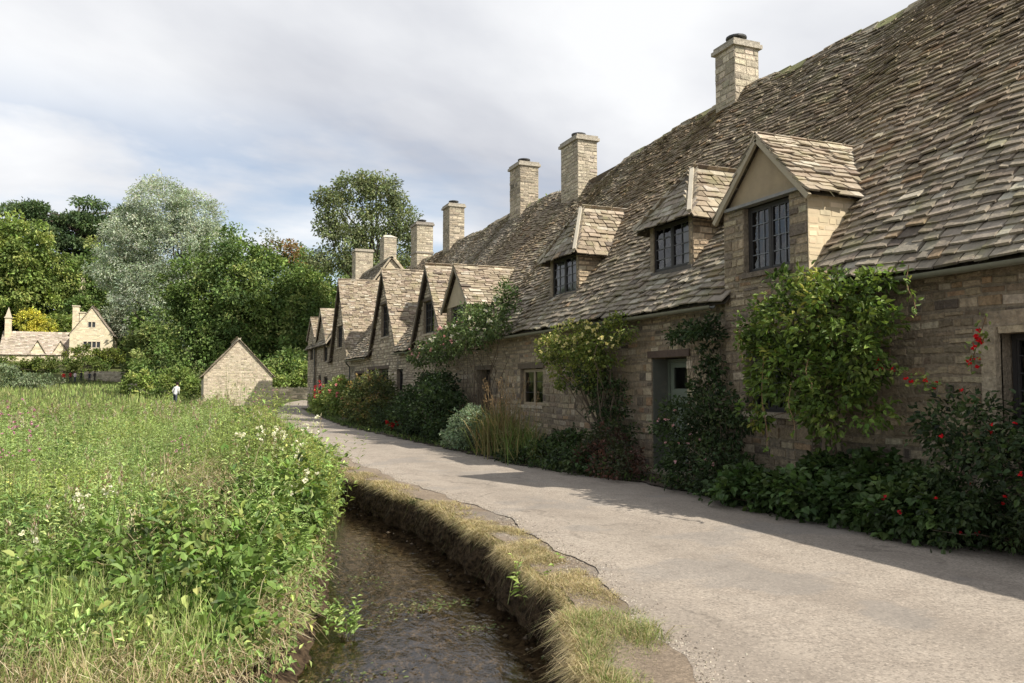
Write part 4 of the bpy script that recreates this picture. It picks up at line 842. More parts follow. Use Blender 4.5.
FW=[(-42,168,20,9,12,GR1,'rounded green tree at the far left, partly out of the picture'),(-17,196,34,6.5,13,GR2,'dark tree behind the manor gable chimney'),(-36,204,24,5,7,GR2,'dark green tree behind the yellow bush'),
    (-10.5,185,31,7,12.5,GR2,'deep green tree between the cedar and the tall silver willow'),(-22.6,181,14.6,3.6,3.6,GR1,'light green round tree directly behind the house wing'),(-4,165,20,6,9,GR2,'dark tree behind the lower silver willow'),
    (9,135,18,7,9,GR2,'tree seen between the tall willow and the domed tree'),(-5.4,146,11,3.2,4.2,OLV,'olive green tree right of the manor gable'),(-3.8,112,9.5,2.8,4.2,OLV,'olive green bushy tree in front of the small willow'),(-38,205,33,9,13,GR2,'high wood tree at the left beyond the bright green trees'),(-19.9,187,19.2,3.0,4.2,GR2,'small dense tree hiding the foot of the pale chimney in the wood'),(-27,200,22,7,9,CED,'very dark yew like tree under the cedar')]
for i,(x,y,zt,rx,rz,pal,lab) in enumerate(FW):
    tree('woodland_tree',lab,(x,y),zt*.75,lobes(x,y,zt-rz,rx,rx*.8,rz,10,.5,30+i),pal,.7 if y>140 else .48,340,38,1.5 if y>140 else 1.0,group='trees of the wooded hillside')
def bush(name,label,cat,blobs,pal,leaf,nclump,per,clr,group=None,fl=None,mat='treeleaf',asp=.6,**k):
    b0=blobs[0]; bz=float(land(b0[0],b0[1])); t=thing(name,label,cat,(b0[0],b0[1],bz),group)
    mb=MB(); foliage(mb,blobs,nclump,per,clr,leaf,asp,pal,zmin=bz-.3,**k); mb.build('foliage',M[mat],t)
    mb=MB(); branches(mb,(b0[0],b0[1],bz),blobs,8,.06,BARK); mb.build('stem',M['bark'],t); return t
bush('golden_shrub','round bright yellow shrub behind the house wing','shrub',[(-28.3,178,13.9,2.8,1.8,2.4),(-26.2,178,12.8,2.4,1.8,2.0)],[(3,(.66,.60,.10)),(2,(.56,.54,.10)),(1,(.4,.43,.08))],.4,90,34,.7)
bush('hedge','light green hedge in front of the manor gable','hedge',[(-16.5,160,7.0,3.6,1.2,1.5),(-12,160,6.6,3,1.2,1.4)],[(3,(.17,.20,.04)),(2,(.11,.16,.035))],.38,110,34,.6)
bush('hedge','yellow green hedge below the house wing','hedge',[(-21.5,156,5.0,3.8,1.2,1.4),(-28,156,4.6,4,1.2,1.5),(-15.5,155,4.8,3,1.1,1.2)],[(3,(.15,.19,.045)),(2,(.10,.15,.035))],.38,150,34,.6)
bush('shrub','pale grey green bush at the left edge of the meadow','shrub',[(-22.5,120,2.2,3.6,2.2,2.2),(-17.5,118,1.6,2.6,2,1.3)],[(3,(.22,.27,.16)),(2,(.16,.21,.11))],.3,130,36,.6)
bush('shrub','green bush left of the barn wall under the domed tree','shrub',[(-.8,80,1.4,1.9,1.5,1.7),(-3.6,84,1.4,2,1.5,1.6),(.6,74,1.0,.9,1,1.1)],GR1,.28,150,34,.45)
bush('shrub','green bush growing on top of the lane end wall','shrub',[(8.6,75.5,1.9,1.8,.8,.8),(11.2,75.6,2.3,2,.8,1.1),(7.0,76,2.0,1.2,.8,.9)],GR1,.26,120,34,.4)

# ------------------------------------------------------------------ plants against the cottages
VINE=[(4, (0.1087, 0.1688, 0.0325)), (3, (0.1595, 0.2228, 0.0455)), (2, (0.0725, 0.1148, 0.026)), (0.6, (0.2755, 0.2835, 0.065))]
DK=[(4,(.035,.062,.020)),(3,(.05,.08,.026)),(2,(.025,.042,.015))]
def wallplant(name,label,cat,base,blobs,pal,leaf,nclump,per,clr,asp=.62,stems=14,sr=.018,sc=(.11,.085,.06),fl=(),group=None,**k):
    t=thing(name,label,cat,base,group); mb=MB(); foliage(mb,blobs,nclump,per,clr,leaf,asp,pal,**k); mb.build('foliage',M['leaf'],t)
    mb=MB(); branches(mb,base,blobs,stems,sr,sc); mb.build('stem',M['bark'],t)
    for (pts,r,col) in fl:
        mb=MB(); flowers(mb,pts,r,col); mb.build('blossom',M['flower'],t)
    return t
def surf(blobs,n,towards=(-.7,-.6,.4)):
    out=[]; 
    for b in blobs:
        d=norm(rdir(n)+A(*towards)*1.3); out.append(A(*b[:3])+d*A(*b[3:])*1.05)
    return np.concatenate(out)
vb=[(7.15,8.0,2.35,.45,.75,.50),(7.1,7.1,2.40,.45,.70,.48),(7.1,6.85,2.05,.38,.42,.55),(7.1,7.6,1.75,.45,.9,.5),(7.15,7.2,1.35,.38,.65,.45),(7.15,8.45,1.9,.36,.4,.55),(7.2,7.5,2.85,.3,.5,.16),(7.25,6.8,2.78,.2,.25,.12)]
vb+=[(7.2,8.75,2.5,.18,.2,.25),(7.15,8.75,1.3,.16,.22,.25),(7.35,8.5,2.95,.2,.25,.12)]
v=wallplant('climbing_vine','large leafy climbing vine with a twisted trunk covering the wall below the gabled dormer','climber',(7.45,7.75,0),vb,VINE,.08,330,22,.16,stems=0,shell=.5,jit=.28)
mb=MB()
for i in range(7):
    a=i*.9; z=np.linspace(0,1.75,14); mb.tube(np.stack([7.42+.06*np.sin(z*5+a)+.02*i*.3,7.75+.10*np.cos(z*4+a)+(i-3)*.035*z,z],1),np.linspace(.035,.015,14),(.17,.13,.09),6,False)
branches(mb,(7.4,7.75,1.3),vb,16,.014,(.16,.12,.08)); mb.build('trunk',M['bark'],v)
# hanging tendrils
fm=MB()
for (y,x0,z0,l) in ((8.05,6.72,1.95,1.15),(7.55,6.7,1.6,.55),(6.05,6.95,2.85,.55),(8.6,6.8,2.3,.4),(7.2,6.65,1.9,.35)):
    z=np.linspace(0,1,9); pts=np.stack([x0-.12*z+.02*np.sin(z*9),y-.18*z*z+.03*np.sin(z*7),z0-l*z],1); mb=MB(); mb.tube(pts,.006,(.2,.13,.07),4,False); mb.build('tendril',M['bark'],v)
    n=26; k=R.integers(0,9,n); leafquads(fm,pts[k]+R.normal(0,.02,(n,3)),rdir(n)+A(0,0,-.5),rdir(n),R.uniform(.05,.09,n),.5,pick(n,VINE)*1.2)
fm.build('tendril_leaves',M['leaf'],v)
hb=[(7.2,15.3,2.35,.3,.55,.35),(7.15,14.2,2.45,.38,.8,.45),(7.2,13.2,2.35,.33,.7,.45),(7.25,12.6,2.6,.2,.45,.22),(7.2,14.8,1.9,.2,.4,.4),(7.2,13.6,2.0,.25,.6,.45),(7.3,13.9,1.85,.25,.7,.4),(7.35,13.2,1.35,.2,.75,.45),(7.4,13.0,.8,.18,.7,.45)]
wallplant('honeysuckle','yellow green honeysuckle hanging from the gutter left of the pale green door','climber',(7.5,13.2,0),hb[:6],[(3,(.17,.21,.045)),(3,(.23,.26,.06)),(2,(.10,.14,.03))],.06,260,24,.14,stems=18,jit=.25,
     fl=[(surf(hb[:3],26),.045,(.75,.68,.35))])
wallplant('climbing_shrub','sparse dark climber clinging to the wall beneath the honeysuckle','climber',(7.55,13.3,0),hb[6:],DK+[(1,(.09,.12,.04))],.06,150,18,.14,stems=12)
rb=[(7.15,24.9,2.6,.45,1.1,.38),(7.1,23.0,2.7,.5,1.1,.4),(7.0,21.2,2.9,.5,1.1,.45),(7.1,19.6,3.0,.45,.9,.45),(7.2,18.6,3.35,.4,.7,.5),(7.25,20.3,3.5,.35,.8,.3),(7.25,18.0,3.7,.22,.35,.4)]
pk=surf(rb[:3],9); wh=surf(rb[1:5],5)
wallplant('climbing_rose','rambling climbing rose with pink and white blooms arching over a doorway','climber',(7.5,20.0,0),rb,[(3,(.10,.15,.05)),(2,(.14,.19,.07)),(2,(.06,.09,.03))],.085,300,20,.2,stems=20,sr=.014,jit=.25,
     fl=[(pk,.06,(.72,.40,.42)),(wh,.065,(.85,.82,.75))])
wallplant('dark_shrub','big dark evergreen bush under the climbing rose, reaching the lane','shrub',(6.6,21.6,0),[(6.55,22.8,.85,.75,1.3,.85),(6.5,21.2,.8,.7,1.2,.9),(6.9,22.4,1.4,.4,1.2,.6),(6.4,20.2,.4,.55,.7,.42)],DK,.09,420,26,.2,stems=8)
wallplant('leafy_shrub','loose bushy shrub between the round clipped bush and the dark evergreen','shrub',(6.7,26.2,0),[(6.7,26.0,.5,.4,1.0,.5),(7.3,25.4,1.4,.2,.5,.6),(6.5,27.0,.45,.5,.8,.5),(6.5,24.8,.4,.5,.7,.5)],[(3,(.055,.085,.03)),(2,(.08,.115,.04)),(2,(.035,.055,.02))],.09,260,24,.2,stems=8,
     fl=[(np.array([[6.2,24.9,.32]])+R.normal(0,.09,(14,3)),.1,(.45,.03,.03))])
wallplant('round_bush','rounded yellow tipped bush in front of the low cottage windows','shrub',(6.6,30.2,0),[(6.5,30.6,.95,.8,1.7,1.0),(6.6,29.2,1.1,.7,1.3,1.0),(6.4,31.9,.7,.6,1.0,.8),(6.3,28.6,.5,.6,.9,.6)],[(3,(.085,.11,.035)),(2,(.13,.14,.04)),(2,(.055,.075,.025)),(1,(.2,.15,.05))],.1,360,26,.22,stems=6)
hy=[(6.9,40.5,.8,.7,1.6,.8),(6.9,38.6,1.0,.6,1.3,.9),(6.8,42.4,.7,.7,1.4,.7),(7.1,39.5,1.5,.3,1.0,.5)]
wallplant('hydrangea','flowering bush with coral red heads by the steep gable, far along the wall','shrub',(6.9,40.3,0),hy,GR1,.13,260,24,.26,stems=6,fl=[(surf([(6.85,42.2,1.2,.6,1.2,.5)],14)+R.normal(0,.1,(14,3)),.13,(.72,.12,.14)),(surf([hy[1]],5),.12,(.75,.25,.28))])
wallplant('silver_spurge','pale silvery green mounded plant at the road edge beside the tawny grass','plant',(6.15,17.7,0),[(6.15,17.9,.55,.38,.55,.45),(6.25,17.3,.75,.35,.45,.4),(6.1,18.4,.35,.3,.4,.3)],[(3,(.24,.31,.20)),(2,(.18,.25,.15)),(1,(.30,.37,.26))],.075,200,26,.11,asp=.35,stems=10)
# strap leaved clump
cr=thing('grass_clump','tall tawny strap leaved clump leaning out over the road edge','plant',(6.5,15.9,0))
mb=MB()
for (cx,cy,n,h,pal) in ((6.45,16.4,520,1.35,[(3,(.30,.23,.11)),(2,(.22,.20,.08)),(3,(.12,.15,.05))]),(6.4,15.3,420,1.05,[(3,(.13,.17,.05)),(2,(.22,.20,.09)),(1,(.30,.24,.12))]),(6.35,14.5,220,.8,[(3,(.10,.15,.045)),(1,(.2,.18,.08))])):
    P=np.stack([cx+R.normal(0,.2,n),cy+R.normal(0,.32,n),np.full(n,.04)],1); blades(mb,P,h*R.uniform(.6,1.15,n),R.uniform(.014,.03,n),R.uniform(0,6.28,n),R.uniform(.1,1.0,n),pick(n,pal,.2),1.5)
mb.build('leaf_blades',M['grass'],cr); mb=MB()
for i in range(46):
    a=random.uniform(0,6.28); p=A(6.45+random.gauss(0,.15),16.0+random.gauss(0,.4),.05); l=random.uniform(.1,.45); h=random.uniform(1.1,1.75)
    mb.tube([p,p+A(math.cos(a)*l*.4,math.sin(a)*l*.4,h*.7),p+A(math.cos(a)*l,math.sin(a)*l,h)],[.006,.004,.003],(.30,.22,.12),4,False)
    q=p+A(math.cos(a)*l,math.sin(a)*l,h); n=14; leafquads(mb,q+R.normal(0,.015,(n,3))-A(0,0,1)*R.random((n,1))*.22,rdir(n)+A(0,0,.3),rdir(n),np.full(n,.035),.4,pick(n,[(2,(.32,.22,.12)),(1,(.2,.13,.07))]))
mb.build('seed_heads',M['grass'],cr)
wallplant('ivy_patch','low dark ivy carpeting the border left of the pale green door','ground cover',(6.5,13.5,0),[(6.55,14.0,.2,.5,1.3,.28),(6.6,12.9,.2,.5,.9,.32),(6.9,13.6,.4,.4,1.0,.35),(6.2,15.0,.12,.3,.8,.2)],DK+[(2,(.07,.10,.035))],.075,260,24,.15,stems=8,up=.9)
wallplant('red_leaved_shrub','reddish leaved low shrub at the foot of the pale green door','shrub',(6.75,12.1,0),[(6.7,12.2,.32,.45,.6,.35),(6.65,11.5,.25,.4,.5,.28),(6.9,12.4,.6,.3,.3,.3)],[(2,(.085,.045,.032)),(4,(.055,.065,.028)),(1,(.13,.06,.045))],.06,150,22,.13,stems=8)
db=[(6.95,9.7,.45,.5,.9,.45),(7.05,10.2,.9,.45,.55,.5),(7.1,9.5,1.1,.4,.6,.4),(6.85,9.0,.35,.4,.6,.35)]
wallplant('rose_bush','bushy rose spilling toward the road right of the pale green door','shrub',(7.2,9.8,0),db,DK+[(2,(.07,.095,.035))],.06,300,22,.15,stems=20,sr=.01,fl=[(surf([db[0],db[1]],7),.03,(.6,.35,.38))])
wallplant('thin_climber','thin dark climber trained up the wall between the door and the dormer bay','climber',(7.5,9.95,0),[(7.35,10.05,2.2,.15,.28,.5),(7.35,10.15,1.6,.15,.25,.4),(7.3,10.4,2.45,.15,.5,.12),(7.38,9.75,1.3,.14,.2,.4),(7.35,10.75,2.4,.12,.4,.1)],DK,.07,90,20,.12,stems=16,sr=.01)
gb=[(6.75,8.3,.25,.45,.6,.3),(6.9,7.5,.28,.5,.7,.33),(7.0,6.7,.3,.5,.7,.35),(6.95,6.0,.28,.45,.7,.33),(7.2,7.0,.55,.35,.9,.25)]
wallplant('geranium_bed','broad low mound of lobed green leaves along the border below the big vine','ground cover',(7.1,7.1,0),gb,[(4,(.06,.105,.03)),(3,(.085,.135,.04)),(2,(.04,.07,.02))],.085,420,20,.14,asp=.95,stems=10,up=1.2,fl=[(surf([gb[3]],5),.03,(.6,.03,.05))])
fb=[(7.0,5.3,.75,.45,.6,.55),(7.1,4.7,.7,.5,.7,.65),(7.15,5.6,1.15,.35,.45,.4),(7.0,4.2,.6,.5,.6,.6),(6.9,5.5,.35,.45,.5,.35),(7.2,4.6,1.25,.3,.5,.35),(6.95,3.4,.6,.5,.7,.6)]
fc=wallplant('fuchsia','dark fuchsia bush dotted with hanging scarlet flowers at the right edge','shrub',(7.3,4.9,0),fb,DK+[(1.5,(.07,.10,.035))],.06,420,24,.16,stems=22,sr=.012,fl=[(surf(fb,3),.026,(.70,.02,.03))])
mb=MB(); fm=MB(); ff=MB()
for (y,z0,x0,l) in ((5.58,2.3,7.45,.5),(6.25,1.72,7.25,.45),(5.9,1.6,7.2,.3)):
    s=np.linspace(0,1,8); dirv=A(-.1,.3,-1) if y<5.7 else A(-.3,.9,.15); pts=A(x0,y,z0)+s[:,None]*dirv*l; mb.tube(pts,.006,(.15,.1,.06),4,False)
    n=44; k=R.integers(1,8,n); leafquads(fm,pts[k]+R.normal(0,.05,(n,3)),rdir(n),rdir(n),R.uniform(.04,.065,n),.6,pick(n,GR1))
    k=R.integers(3,8,12); flowers(ff,pts[k][:(12 if y<5.7 else 5)]+R.normal(0,.04,(12 if y<5.7 else 5,3)),.034,(.75,.02,.03))
mb.build('spray',M['bark'],fc); fm.build('spray_leaves',M['leaf'],fc); ff.build('spray_blossom',M['flower'],fc)
# weeds at the foot of the walls
mb=MB(); n=9000; y=R.uniform(4,50,n)**1.0; x=bedx(y)+R.exponential(.35,n); ok=(x<7.6)&(vnoise(x,y,2.2,9)>-.25); P=np.stack([x,y,np.full(n,.045)],1)[ok]; n=len(P)
blades(mb,P,R.uniform(.05,.2,n),R.uniform(.008,.016,n),R.uniform(0,6.28,n),R.uniform(.1,.7,n),pick(n,DK+GR2[:2]+[(1,(.2,.16,.08))])); n=5000
y=R.uniform(4,50,n); x=bedx(y)+R.exponential(.3,n)+.05; ok=x<7.6; P=np.stack([x,y,R.uniform(.03,.16,n)],1)[ok]; n=len(P); leafquads(mb,P,rdir(n)+A(0,0,.2),rdir(n)+A(0,0,1),R.uniform(.03,.07,n),.6,pick(n,DK+GR2[:2]))
tag(mb.build('border_weeds',M['grass']),'small weeds and grass along the foot of the cottage borders','weeds',kind='stuff')

# ------------------------------------------------------------------ meadow
def edgeL(y): return bankx(y)-widthx(y)
GG=[(4, (0.2526, 0.3435, 0.1022)), (3, (0.3201, 0.4059, 0.1301)), (2, (0.1853, 0.2576, 0.0837)), (1, (0.4381, 0.4527, 0.2045))]
ST=[(3,(.46,.38,.23)),(3,(.38,.30,.18)),(2,(.26,.19,.11)),(1.5,(.56,.49,.33))]
def height(x,y):   # how tall the growth stands
    h=.62+.16*vnoise(x,y,.8,4)+.13*vnoise(x,y,2.3,1)+.10*vnoise(x,y,4.9,2)
    d=edgeL(y)-x
    h=h+.34*np.exp(-((d-.7)/.7)**2)*np.clip((y-6.2)/2,0,1)*(1+.5*vnoise(x,y,3.1,7))          # rank growth beside the stream
    h=h+.42*np.exp(-((d-.75)/.5)**2)*np.exp(-((y-10.6)/2.0)**2)
    h=h*np.clip(.42+(y-4.4)/2.6+np.clip(x+.4,0,2)*.25,.35,1)
    h=h*np.clip((d+.15)/.35,.35,1)
    return np.clip(h,.15,1.5)
def scatter(n,y0,y1,x0,fx=None,pw=1.0):
    y=y0+(y1-y0)*R.random(n)**pw; xr=edgeL(y)+.05; xl=np.maximum(x0,-1.0-y*.62) if fx is None else fx(y)
    x=xl+(xr-xl)*R.random(n); return x,y
mb=MB()
def grassband(n,y0,y1,w,hs,pal,thr=None,pw=1.,sd=0):
    x,y=scatter(n,y0,y1,-60,pw=pw); 
    if thr is not None: k=vnoise(x,y,1.3,sd)>thr; x,y=x[k],y[k]
    n=len(x); P=np.stack([x,y,land(x,y)-.02],1); h=height(x,y)*hs*R.uniform(.55,1.1,n)
    c=pick(n,pal)*np.clip(1+.3*vnoise(x,y,.7,6)+.2*vnoise(x,y,2.5,12),.5,1.6)[:,None]
    dry=np.clip(vnoise(x,y,.55,8)*.8-.25,0,.4)[:,None]; c=c*(1-dry)+A(.33,.29,.15)*dry
    blades(mb,P,h,w*R.uniform(.7,1.4,n),R.uniform(0,6.28,n),R.uniform(.05,.6,n),c,.8)
grassband(60000,3.6,10,.007,.75,GG+[(2,(.40,.36,.20))],-.8,1.0,0); grassband(60000,9.5,22,.013,.9,GG,None,1.2); grassband(40000,21,62,.032,.85,GG+[(2,(.27,.27,.12))],None,1.2); grassband(16000,60,150,.09,.9,GG+[(3,(.26,.27,.11))],None,1.0)
x,y=scatter(1500,7,45,-60,pw=1.3); k=vnoise(x,y,1.0,15)>-.1; x,y=x[k],y[k]; n=len(x); h=height(x,y)*R.uniform(1.0,1.45,n); az=R.uniform(0,6.28,n); ln=R.uniform(.05,.4,n); P=np.stack([x,y,land(x,y)],1); wd=.004+y*.0006
blades(mb,P,h,wd,az,ln,pick(n,[(2,(.36,.31,.17)),(1,(.24,.25,.10))]),.5); top=P+np.stack([np.cos(az)*h*ln,np.sin(az)*h*ln,h*(1-.175*ln)],1); kk=np.repeat(np.arange(n),9)
leafquads(mb,top[kk]-A(0,0,1)*R.random((len(kk),1))*.16*h[kk][:,None]+R.normal(0,.012,(len(kk),3)),A(0,0,1)+rdir(len(kk))*.5,rdir(len(kk)),(.03+y[kk]*.0022),.35,pick(len(kk),[(3,(.42,.37,.24)),(1,(.30,.20,.14)),(1,(.5,.47,.36))]))
tag(mb.build('meadow_grass',M['grass']),'tall green meadow grass on the left bank of the stream','grass',kind='stuff')
# leafy stems (willowherb, nettle)
def stems(mb,x,y,h,npl,leaf,asp,pal,spread=.07,leanmax=.25,sc=(.14,.15,.06),z0=None):
    n=len(x); z=land(x,y) if z0 is None else z0; a=R.uniform(0,6.28,n); ln=R.uniform(0,leanmax,n)
    top=np.stack([x+np.cos(a)*ln*h,y+np.sin(a)*ln*h,z+h],1); base=np.stack([x,y,z],1)
    c=pick(n,pal)*np.clip(1+.28*vnoise(x,y,.9,6)+.2*vnoise(x,y,3,12),.5,1.6)[:,None]; warm=np.clip(vnoise(x,y,.6,21)-.2,0,.5)[:,None]; c=c*(1-warm)+c*A(1.35,1.1,.7)*warm; blades(mb,base,h*1.0,np.full(n,.007),a,ln,np.tile(A(*sc),(n,1)),.2)
    k=np.repeat(np.arange(n),npl); t=np.tile((np.arange(npl)+.5)/npl,n)*.85+.15+R.normal(0,.02,n*npl); ph=R.uniform(0,6.28,n*npl)
    P=base[k]*(1-t[:,None])+top[k]*t[:,None]; D=np.stack([np.cos(ph),np.sin(ph),R.uniform(.1,.9,len(k))],1); Nn=A(0,0,1)+rdir(len(k))*.5
    s=leaf*(1.15-.6*t)*R.uniform(.7,1.3,len(k)); leafquads(mb,P,D,Nn,s,asp,np.clip(c[k]*(1+R.normal(0,.18,(len(k),1))),.01,1))
    return top
WH=[(4, (0.2349, 0.3386, 0.1022)), (3, (0.3161, 0.4213, 0.1393)), (2, (0.1627, 0.2479, 0.0743)), (1, (0.4337, 0.4956, 0.1857))]
mb=MB()
x,y=scatter(4200,6.6,13,-60,lambda y:np.maximum(edgeL(y)-3.2,-60)); k=(vnoise(x,y,1.1,2)>-.3); x,y=x[k],y[k]; stems(mb,x,y,height(x,y)*R.uniform(.6,1.35,len(x)),30,.082,.26,WH)
x,y=scatter(2600,5.6,16,-60); k=vnoise(x,y,.9,5)>.0; x,y=x[k],y[k]; stems(mb,x,y,height(x,y)*R.uniform(.6,1.3,len(x)),26,.082,.28,WH)
x,y=scatter(3400,13,26,-60,lambda y:edgeL(y)-6); stems(mb,x,y,height(x,y)*R.uniform(.8,1.3,len(x)),16,.13,.25,WH)
x,y=scatter(2200,24,60,-60); stems(mb,x,y,height(x,y)*R.uniform(.8,1.3,len(x)),10,.22,.3,WH+[(2,(.26,.27,.13))])
x=R.normal(1.02,.30,420); y=R.normal(11.3,.8,420); k=x<edgeL(y)+.1; x,y=x[k],y[k]; stems(mb,x,y,R.uniform(.9,1.45,len(x))*np.exp(-((x-1.0)/.55)**2*.4),44,.055,.2,WH+[(1,(.30,.30,.18))],leanmax=.2)
x=R.normal(1.35,.12,60); y=R.normal(9.4,.5,60); stems(mb,x,y,R.uniform(.8,1.15,60),34,.075,.3,WH+[(2,(.34,.38,.14))],leanmax=.35)
x,y=scatter(420,7.5,15,-60,lambda y:np.maximum(edgeL(y)-2.6,-60)); stems(mb,x,y,height(x,y)*R.uniform(1.25,1.7,len(x)),46,.05,.2,WH+[(1,(.30,.30,.18))],leanmax=.18)
x,y=scatter(260,15,40,-60); stems(mb,x,y,height(x,y)*R.uniform(1.2,1.6,len(x)),26,.12,.22,WH+[(1,(.30,.30,.18))],leanmax=.15)
mounds=[]
for i in range(95):
    y=6.6+14*random.random()**1.3; x=edgeL(y)-random.random()**1.2*(1.2+y*.42)-.1; r=random.uniform(.16,.42)*(1+y*.02); hh=float(height(x,y)); mounds.append((float(x),y,hh*random.uniform(.5,.85)-.1,r,r,hh*.38))
foliage(mb,[(-1.05,6.0,.12,.3,.3,.2),(-.55,5.5,.05,.35,.2,.14),(-.25,5.2,.02,.3,.2,.12),(.1,5.0,-.02,.25,.2,.12),(-.9,5.4,.05,.3,.2,.12)],110,12,.12,.055,.4,WH,up=.8,shell=.2)
for (cx,cy,sp,hh,nn) in ((.55,9.6,.22,1.25,70),(1.0,11.6,.2,1.55,90),(.2,12.4,.3,1.3,70),(-.9,11,.35,1.15,70),(-1.6,9.2,.3,1.1,60),(.7,8.4,.2,1.05,60),(-2.6,14,.5,1.3,80),(1.35,10.4,.15,1.2,50),(-.4,16,.5,1.4,80)):
    xx=R.normal(cx,sp,nn); yy=R.normal(cy,sp*1.3,nn); q=xx<edgeL(yy)+.1; xx,yy=xx[q],yy[q]; stems(mb,xx,yy,hh*R.uniform(.65,1.08,len(xx))*np.exp(-((xx-cx)/(sp*2.2))**2*.5),38,.065,.22,WH+[(1,(.30,.30,.18))],leanmax=.22)
foliage(mb,mounds[:32],260,10,.15,.08,.45,[(3,(.13,.22,.06)),(2,(.19,.29,.08)),(2,(.08,.14,.04))],up=.9,shell=.3)
foliage(mb,mounds[32:66],300,12,.14,.06,.28,WH,up=.7,shell=.3)
foliage(mb,mounds[66:],240,10,.16,.075,.4,[(3,(.20,.28,.09)),(2,(.27,.34,.13)),(1,(.12,.19,.06))],up=.8,shell=.3)
tag(mb.build('leafy_weeds',M['leaf']),'feathery green weeds crowding the stream bank','weeds',kind='stuff')
# brambles in the foreground
mb=MB(); bb=[(-.75,6.5,.25,.35,.3,.22),(-.1,5.9,.20,.45,.35,.26),(.25,6.2,.22,.4,.4,.28),(.5,6.8,.30,.35,.4,.32),(-.2,6.7,.42,.45,.3,.22),(.55,7.5,.45,.3,.4,.35),(.35,5.5,.05,.25,.25,.18),(.95,8.2,.35,.35,.5,.5),(.8,7.4,.05,.25,.4,.3),(.55,6.2,-.05,.2,.3,.25)]
foliage(mb,bb,560,11,.13,.075,.62,[(4,(.15,.235,.055)),(3,(.20,.30,.075)),(2,(.09,.155,.035)),(1,(.32,.37,.11))],up=1.1,shell=.3,droop=.1,zmin=-.45)
foliage(mb,[(.25,5.6,-.05,.25,.5,.25),(.45,6.2,-.1,.2,.5,.3),(.75,7.0,-.1,.2,.6,.35),(.95,7.9,-.1,.2,.5,.4),(-.5,5.6,.1,.5,.3,.2),(-1.2,6.1,.2,.4,.3,.25)],300,10,.13,.055,.45,WH,up=.9,shell=.3,zmin=-.42)
foliage(mb,[(1.25,9.6,.35,.35,1.0,.5),(1.55,11,.4,.35,1.0,.55),(1.75,12.5,.4,.3,1.0,.5),(1.2,9,0,.25,.6,.3),(2.0,14.2,.2,.4,.9,.35),(2.1,13.2,.0,.35,.6,.25)],260,12,.16,.085,.5,WH,up=.9,shell=.3,zmin=-.45)
br=mb.build('bramble_patch',M['leaf']); tag(br,'low green brambles trailing over the near bank in the foreground','brambles',kind='stuff')
br_more=MB(); yy=np.arange(4.7,12,.28); foliage(br_more,[(float(edgeL(y))+.04+random.uniform(-.08,.1),y,random.uniform(-.22,.02),random.uniform(.1,.2),.22,random.uniform(.12,.25)) for y in yy],260,10,.12,.055,.42,WH+[(1,(.30,.26,.13))],up=.9,shell=.2,zmin=-.41)
tag(br_more.build('bankside_weeds',M['leaf']),'leafy weeds hanging over the water from the meadow side','weeds',kind='stuff')
# dry straw
mb=MB()
def straw(cx,cy,sx,sy,n,zmax,l=.5,dirb=None):
    P=np.stack([R.normal(cx,sx,n),R.normal(cy,sy,n),np.zeros(n)],1); P[:,2]=land(P[:,0],P[:,1])+R.uniform(0,zmax,n)
    k=P[:,0]<edgeL(P[:,1])+.25; P=P[k]; n=len(P); D=rdir(n)*A(1,1,.35)+A(*(dirb or (0,0,.05))); D=norm(D); L=l*R.uniform(.4,1.2,n)[:,None]; S=norm(np.cross(D,A(0,0,1)))*R.uniform(.0012,.003,n)[:,None]
    E=P+D*L+A(0,0,-.06)*L; Mi=P+D*L*.5+A(0,0,.04)
    C=pick(n,ST); i=np.arange(n)[:,None]*6; V=np.stack([P-S,P+S,Mi+S,Mi-S,E+S*.4,E-S*.4],1).reshape(-1,3)
    mb.raw(V,np.repeat(C,6,0),Q=np.concatenate([i+np.array([[0,1,2,3]]),i+np.array([[3,2,4,5]])]))
straw(-1.0,5.1,.6,.3,1500,.2,.24); straw(-.1,4.9,.4,.25,1100,.12,.2); straw(.12,8.0,.2,.5,2000,.95,.36,(.8,-.5,.15)); straw(1.0,9.8,.15,.3,500,1.05,.36,(-.9,.3,.2)); straw(.02,6.9,.25,.25,1500,.55,.4,(-.5,.3,.3)); straw(.55,6.6,.12,.8,1400,.12,.22); straw(1.0,8.6,.12,.8,900,.1,.25); straw(-1.9,5.9,.5,.4,1200,.25,.3); straw(.5,6.2,.2,.4,900,.2,.3)
straw(-3,12,2,2,300,.6,.4,(0,0,.7)); straw(-1,10,1.2,1.5,300,.6,.4,(0,0,.8))
tag(mb.build('dry_straw',M['grass']),'tangle of dead straw coloured stalks lying among the green growth','dry grass',kind='stuff')
# grass fringe along the lane side of the stream
mb=MB()
def fringe(n,y0,y1,lo,hi,h,pal,over=False,ln=(.2,.9),w=.006):
    hi=hi*1.3 if hi>.1 else hi; n=int(n*1.25)
    y=y0+(y1-y0)*R.random(n)**1.15; b=bankx(y); t=R.random(n); x=b+lo+(hi-lo)*t; k=(vnoise(x,y,2.5,3)+.5*vnoise(x,y,9,1))>(-1.0+1.5*np.clip(t-.5,0,1)); x,y=x[k],y[k]; n=len(x); h=h*np.clip(1+.9*vnoise(x,y,4,2),.35,1.9)
    P=np.stack([x,y,land(x,y)-.01],1)
    if over: P[:,2]-=R.uniform(0,.10,n); az=R.normal(math.pi,.6,n)
    else: az=R.uniform(0,6.28,n)
    c=pick(n,pal); blades(mb,P,h*R.uniform(.5,1.2,n)*(1 if not over else 1),w*R.uniform(.7,1.4,n),az,R.uniform(*ln,n),c,1.6 if over else .8)
DRY=[(5,(.50,.42,.25)),(3,(.42,.34,.19)),(1.5,(.34,.31,.15)),(.7,(.22,.25,.09)),(2,(.28,.21,.12))]
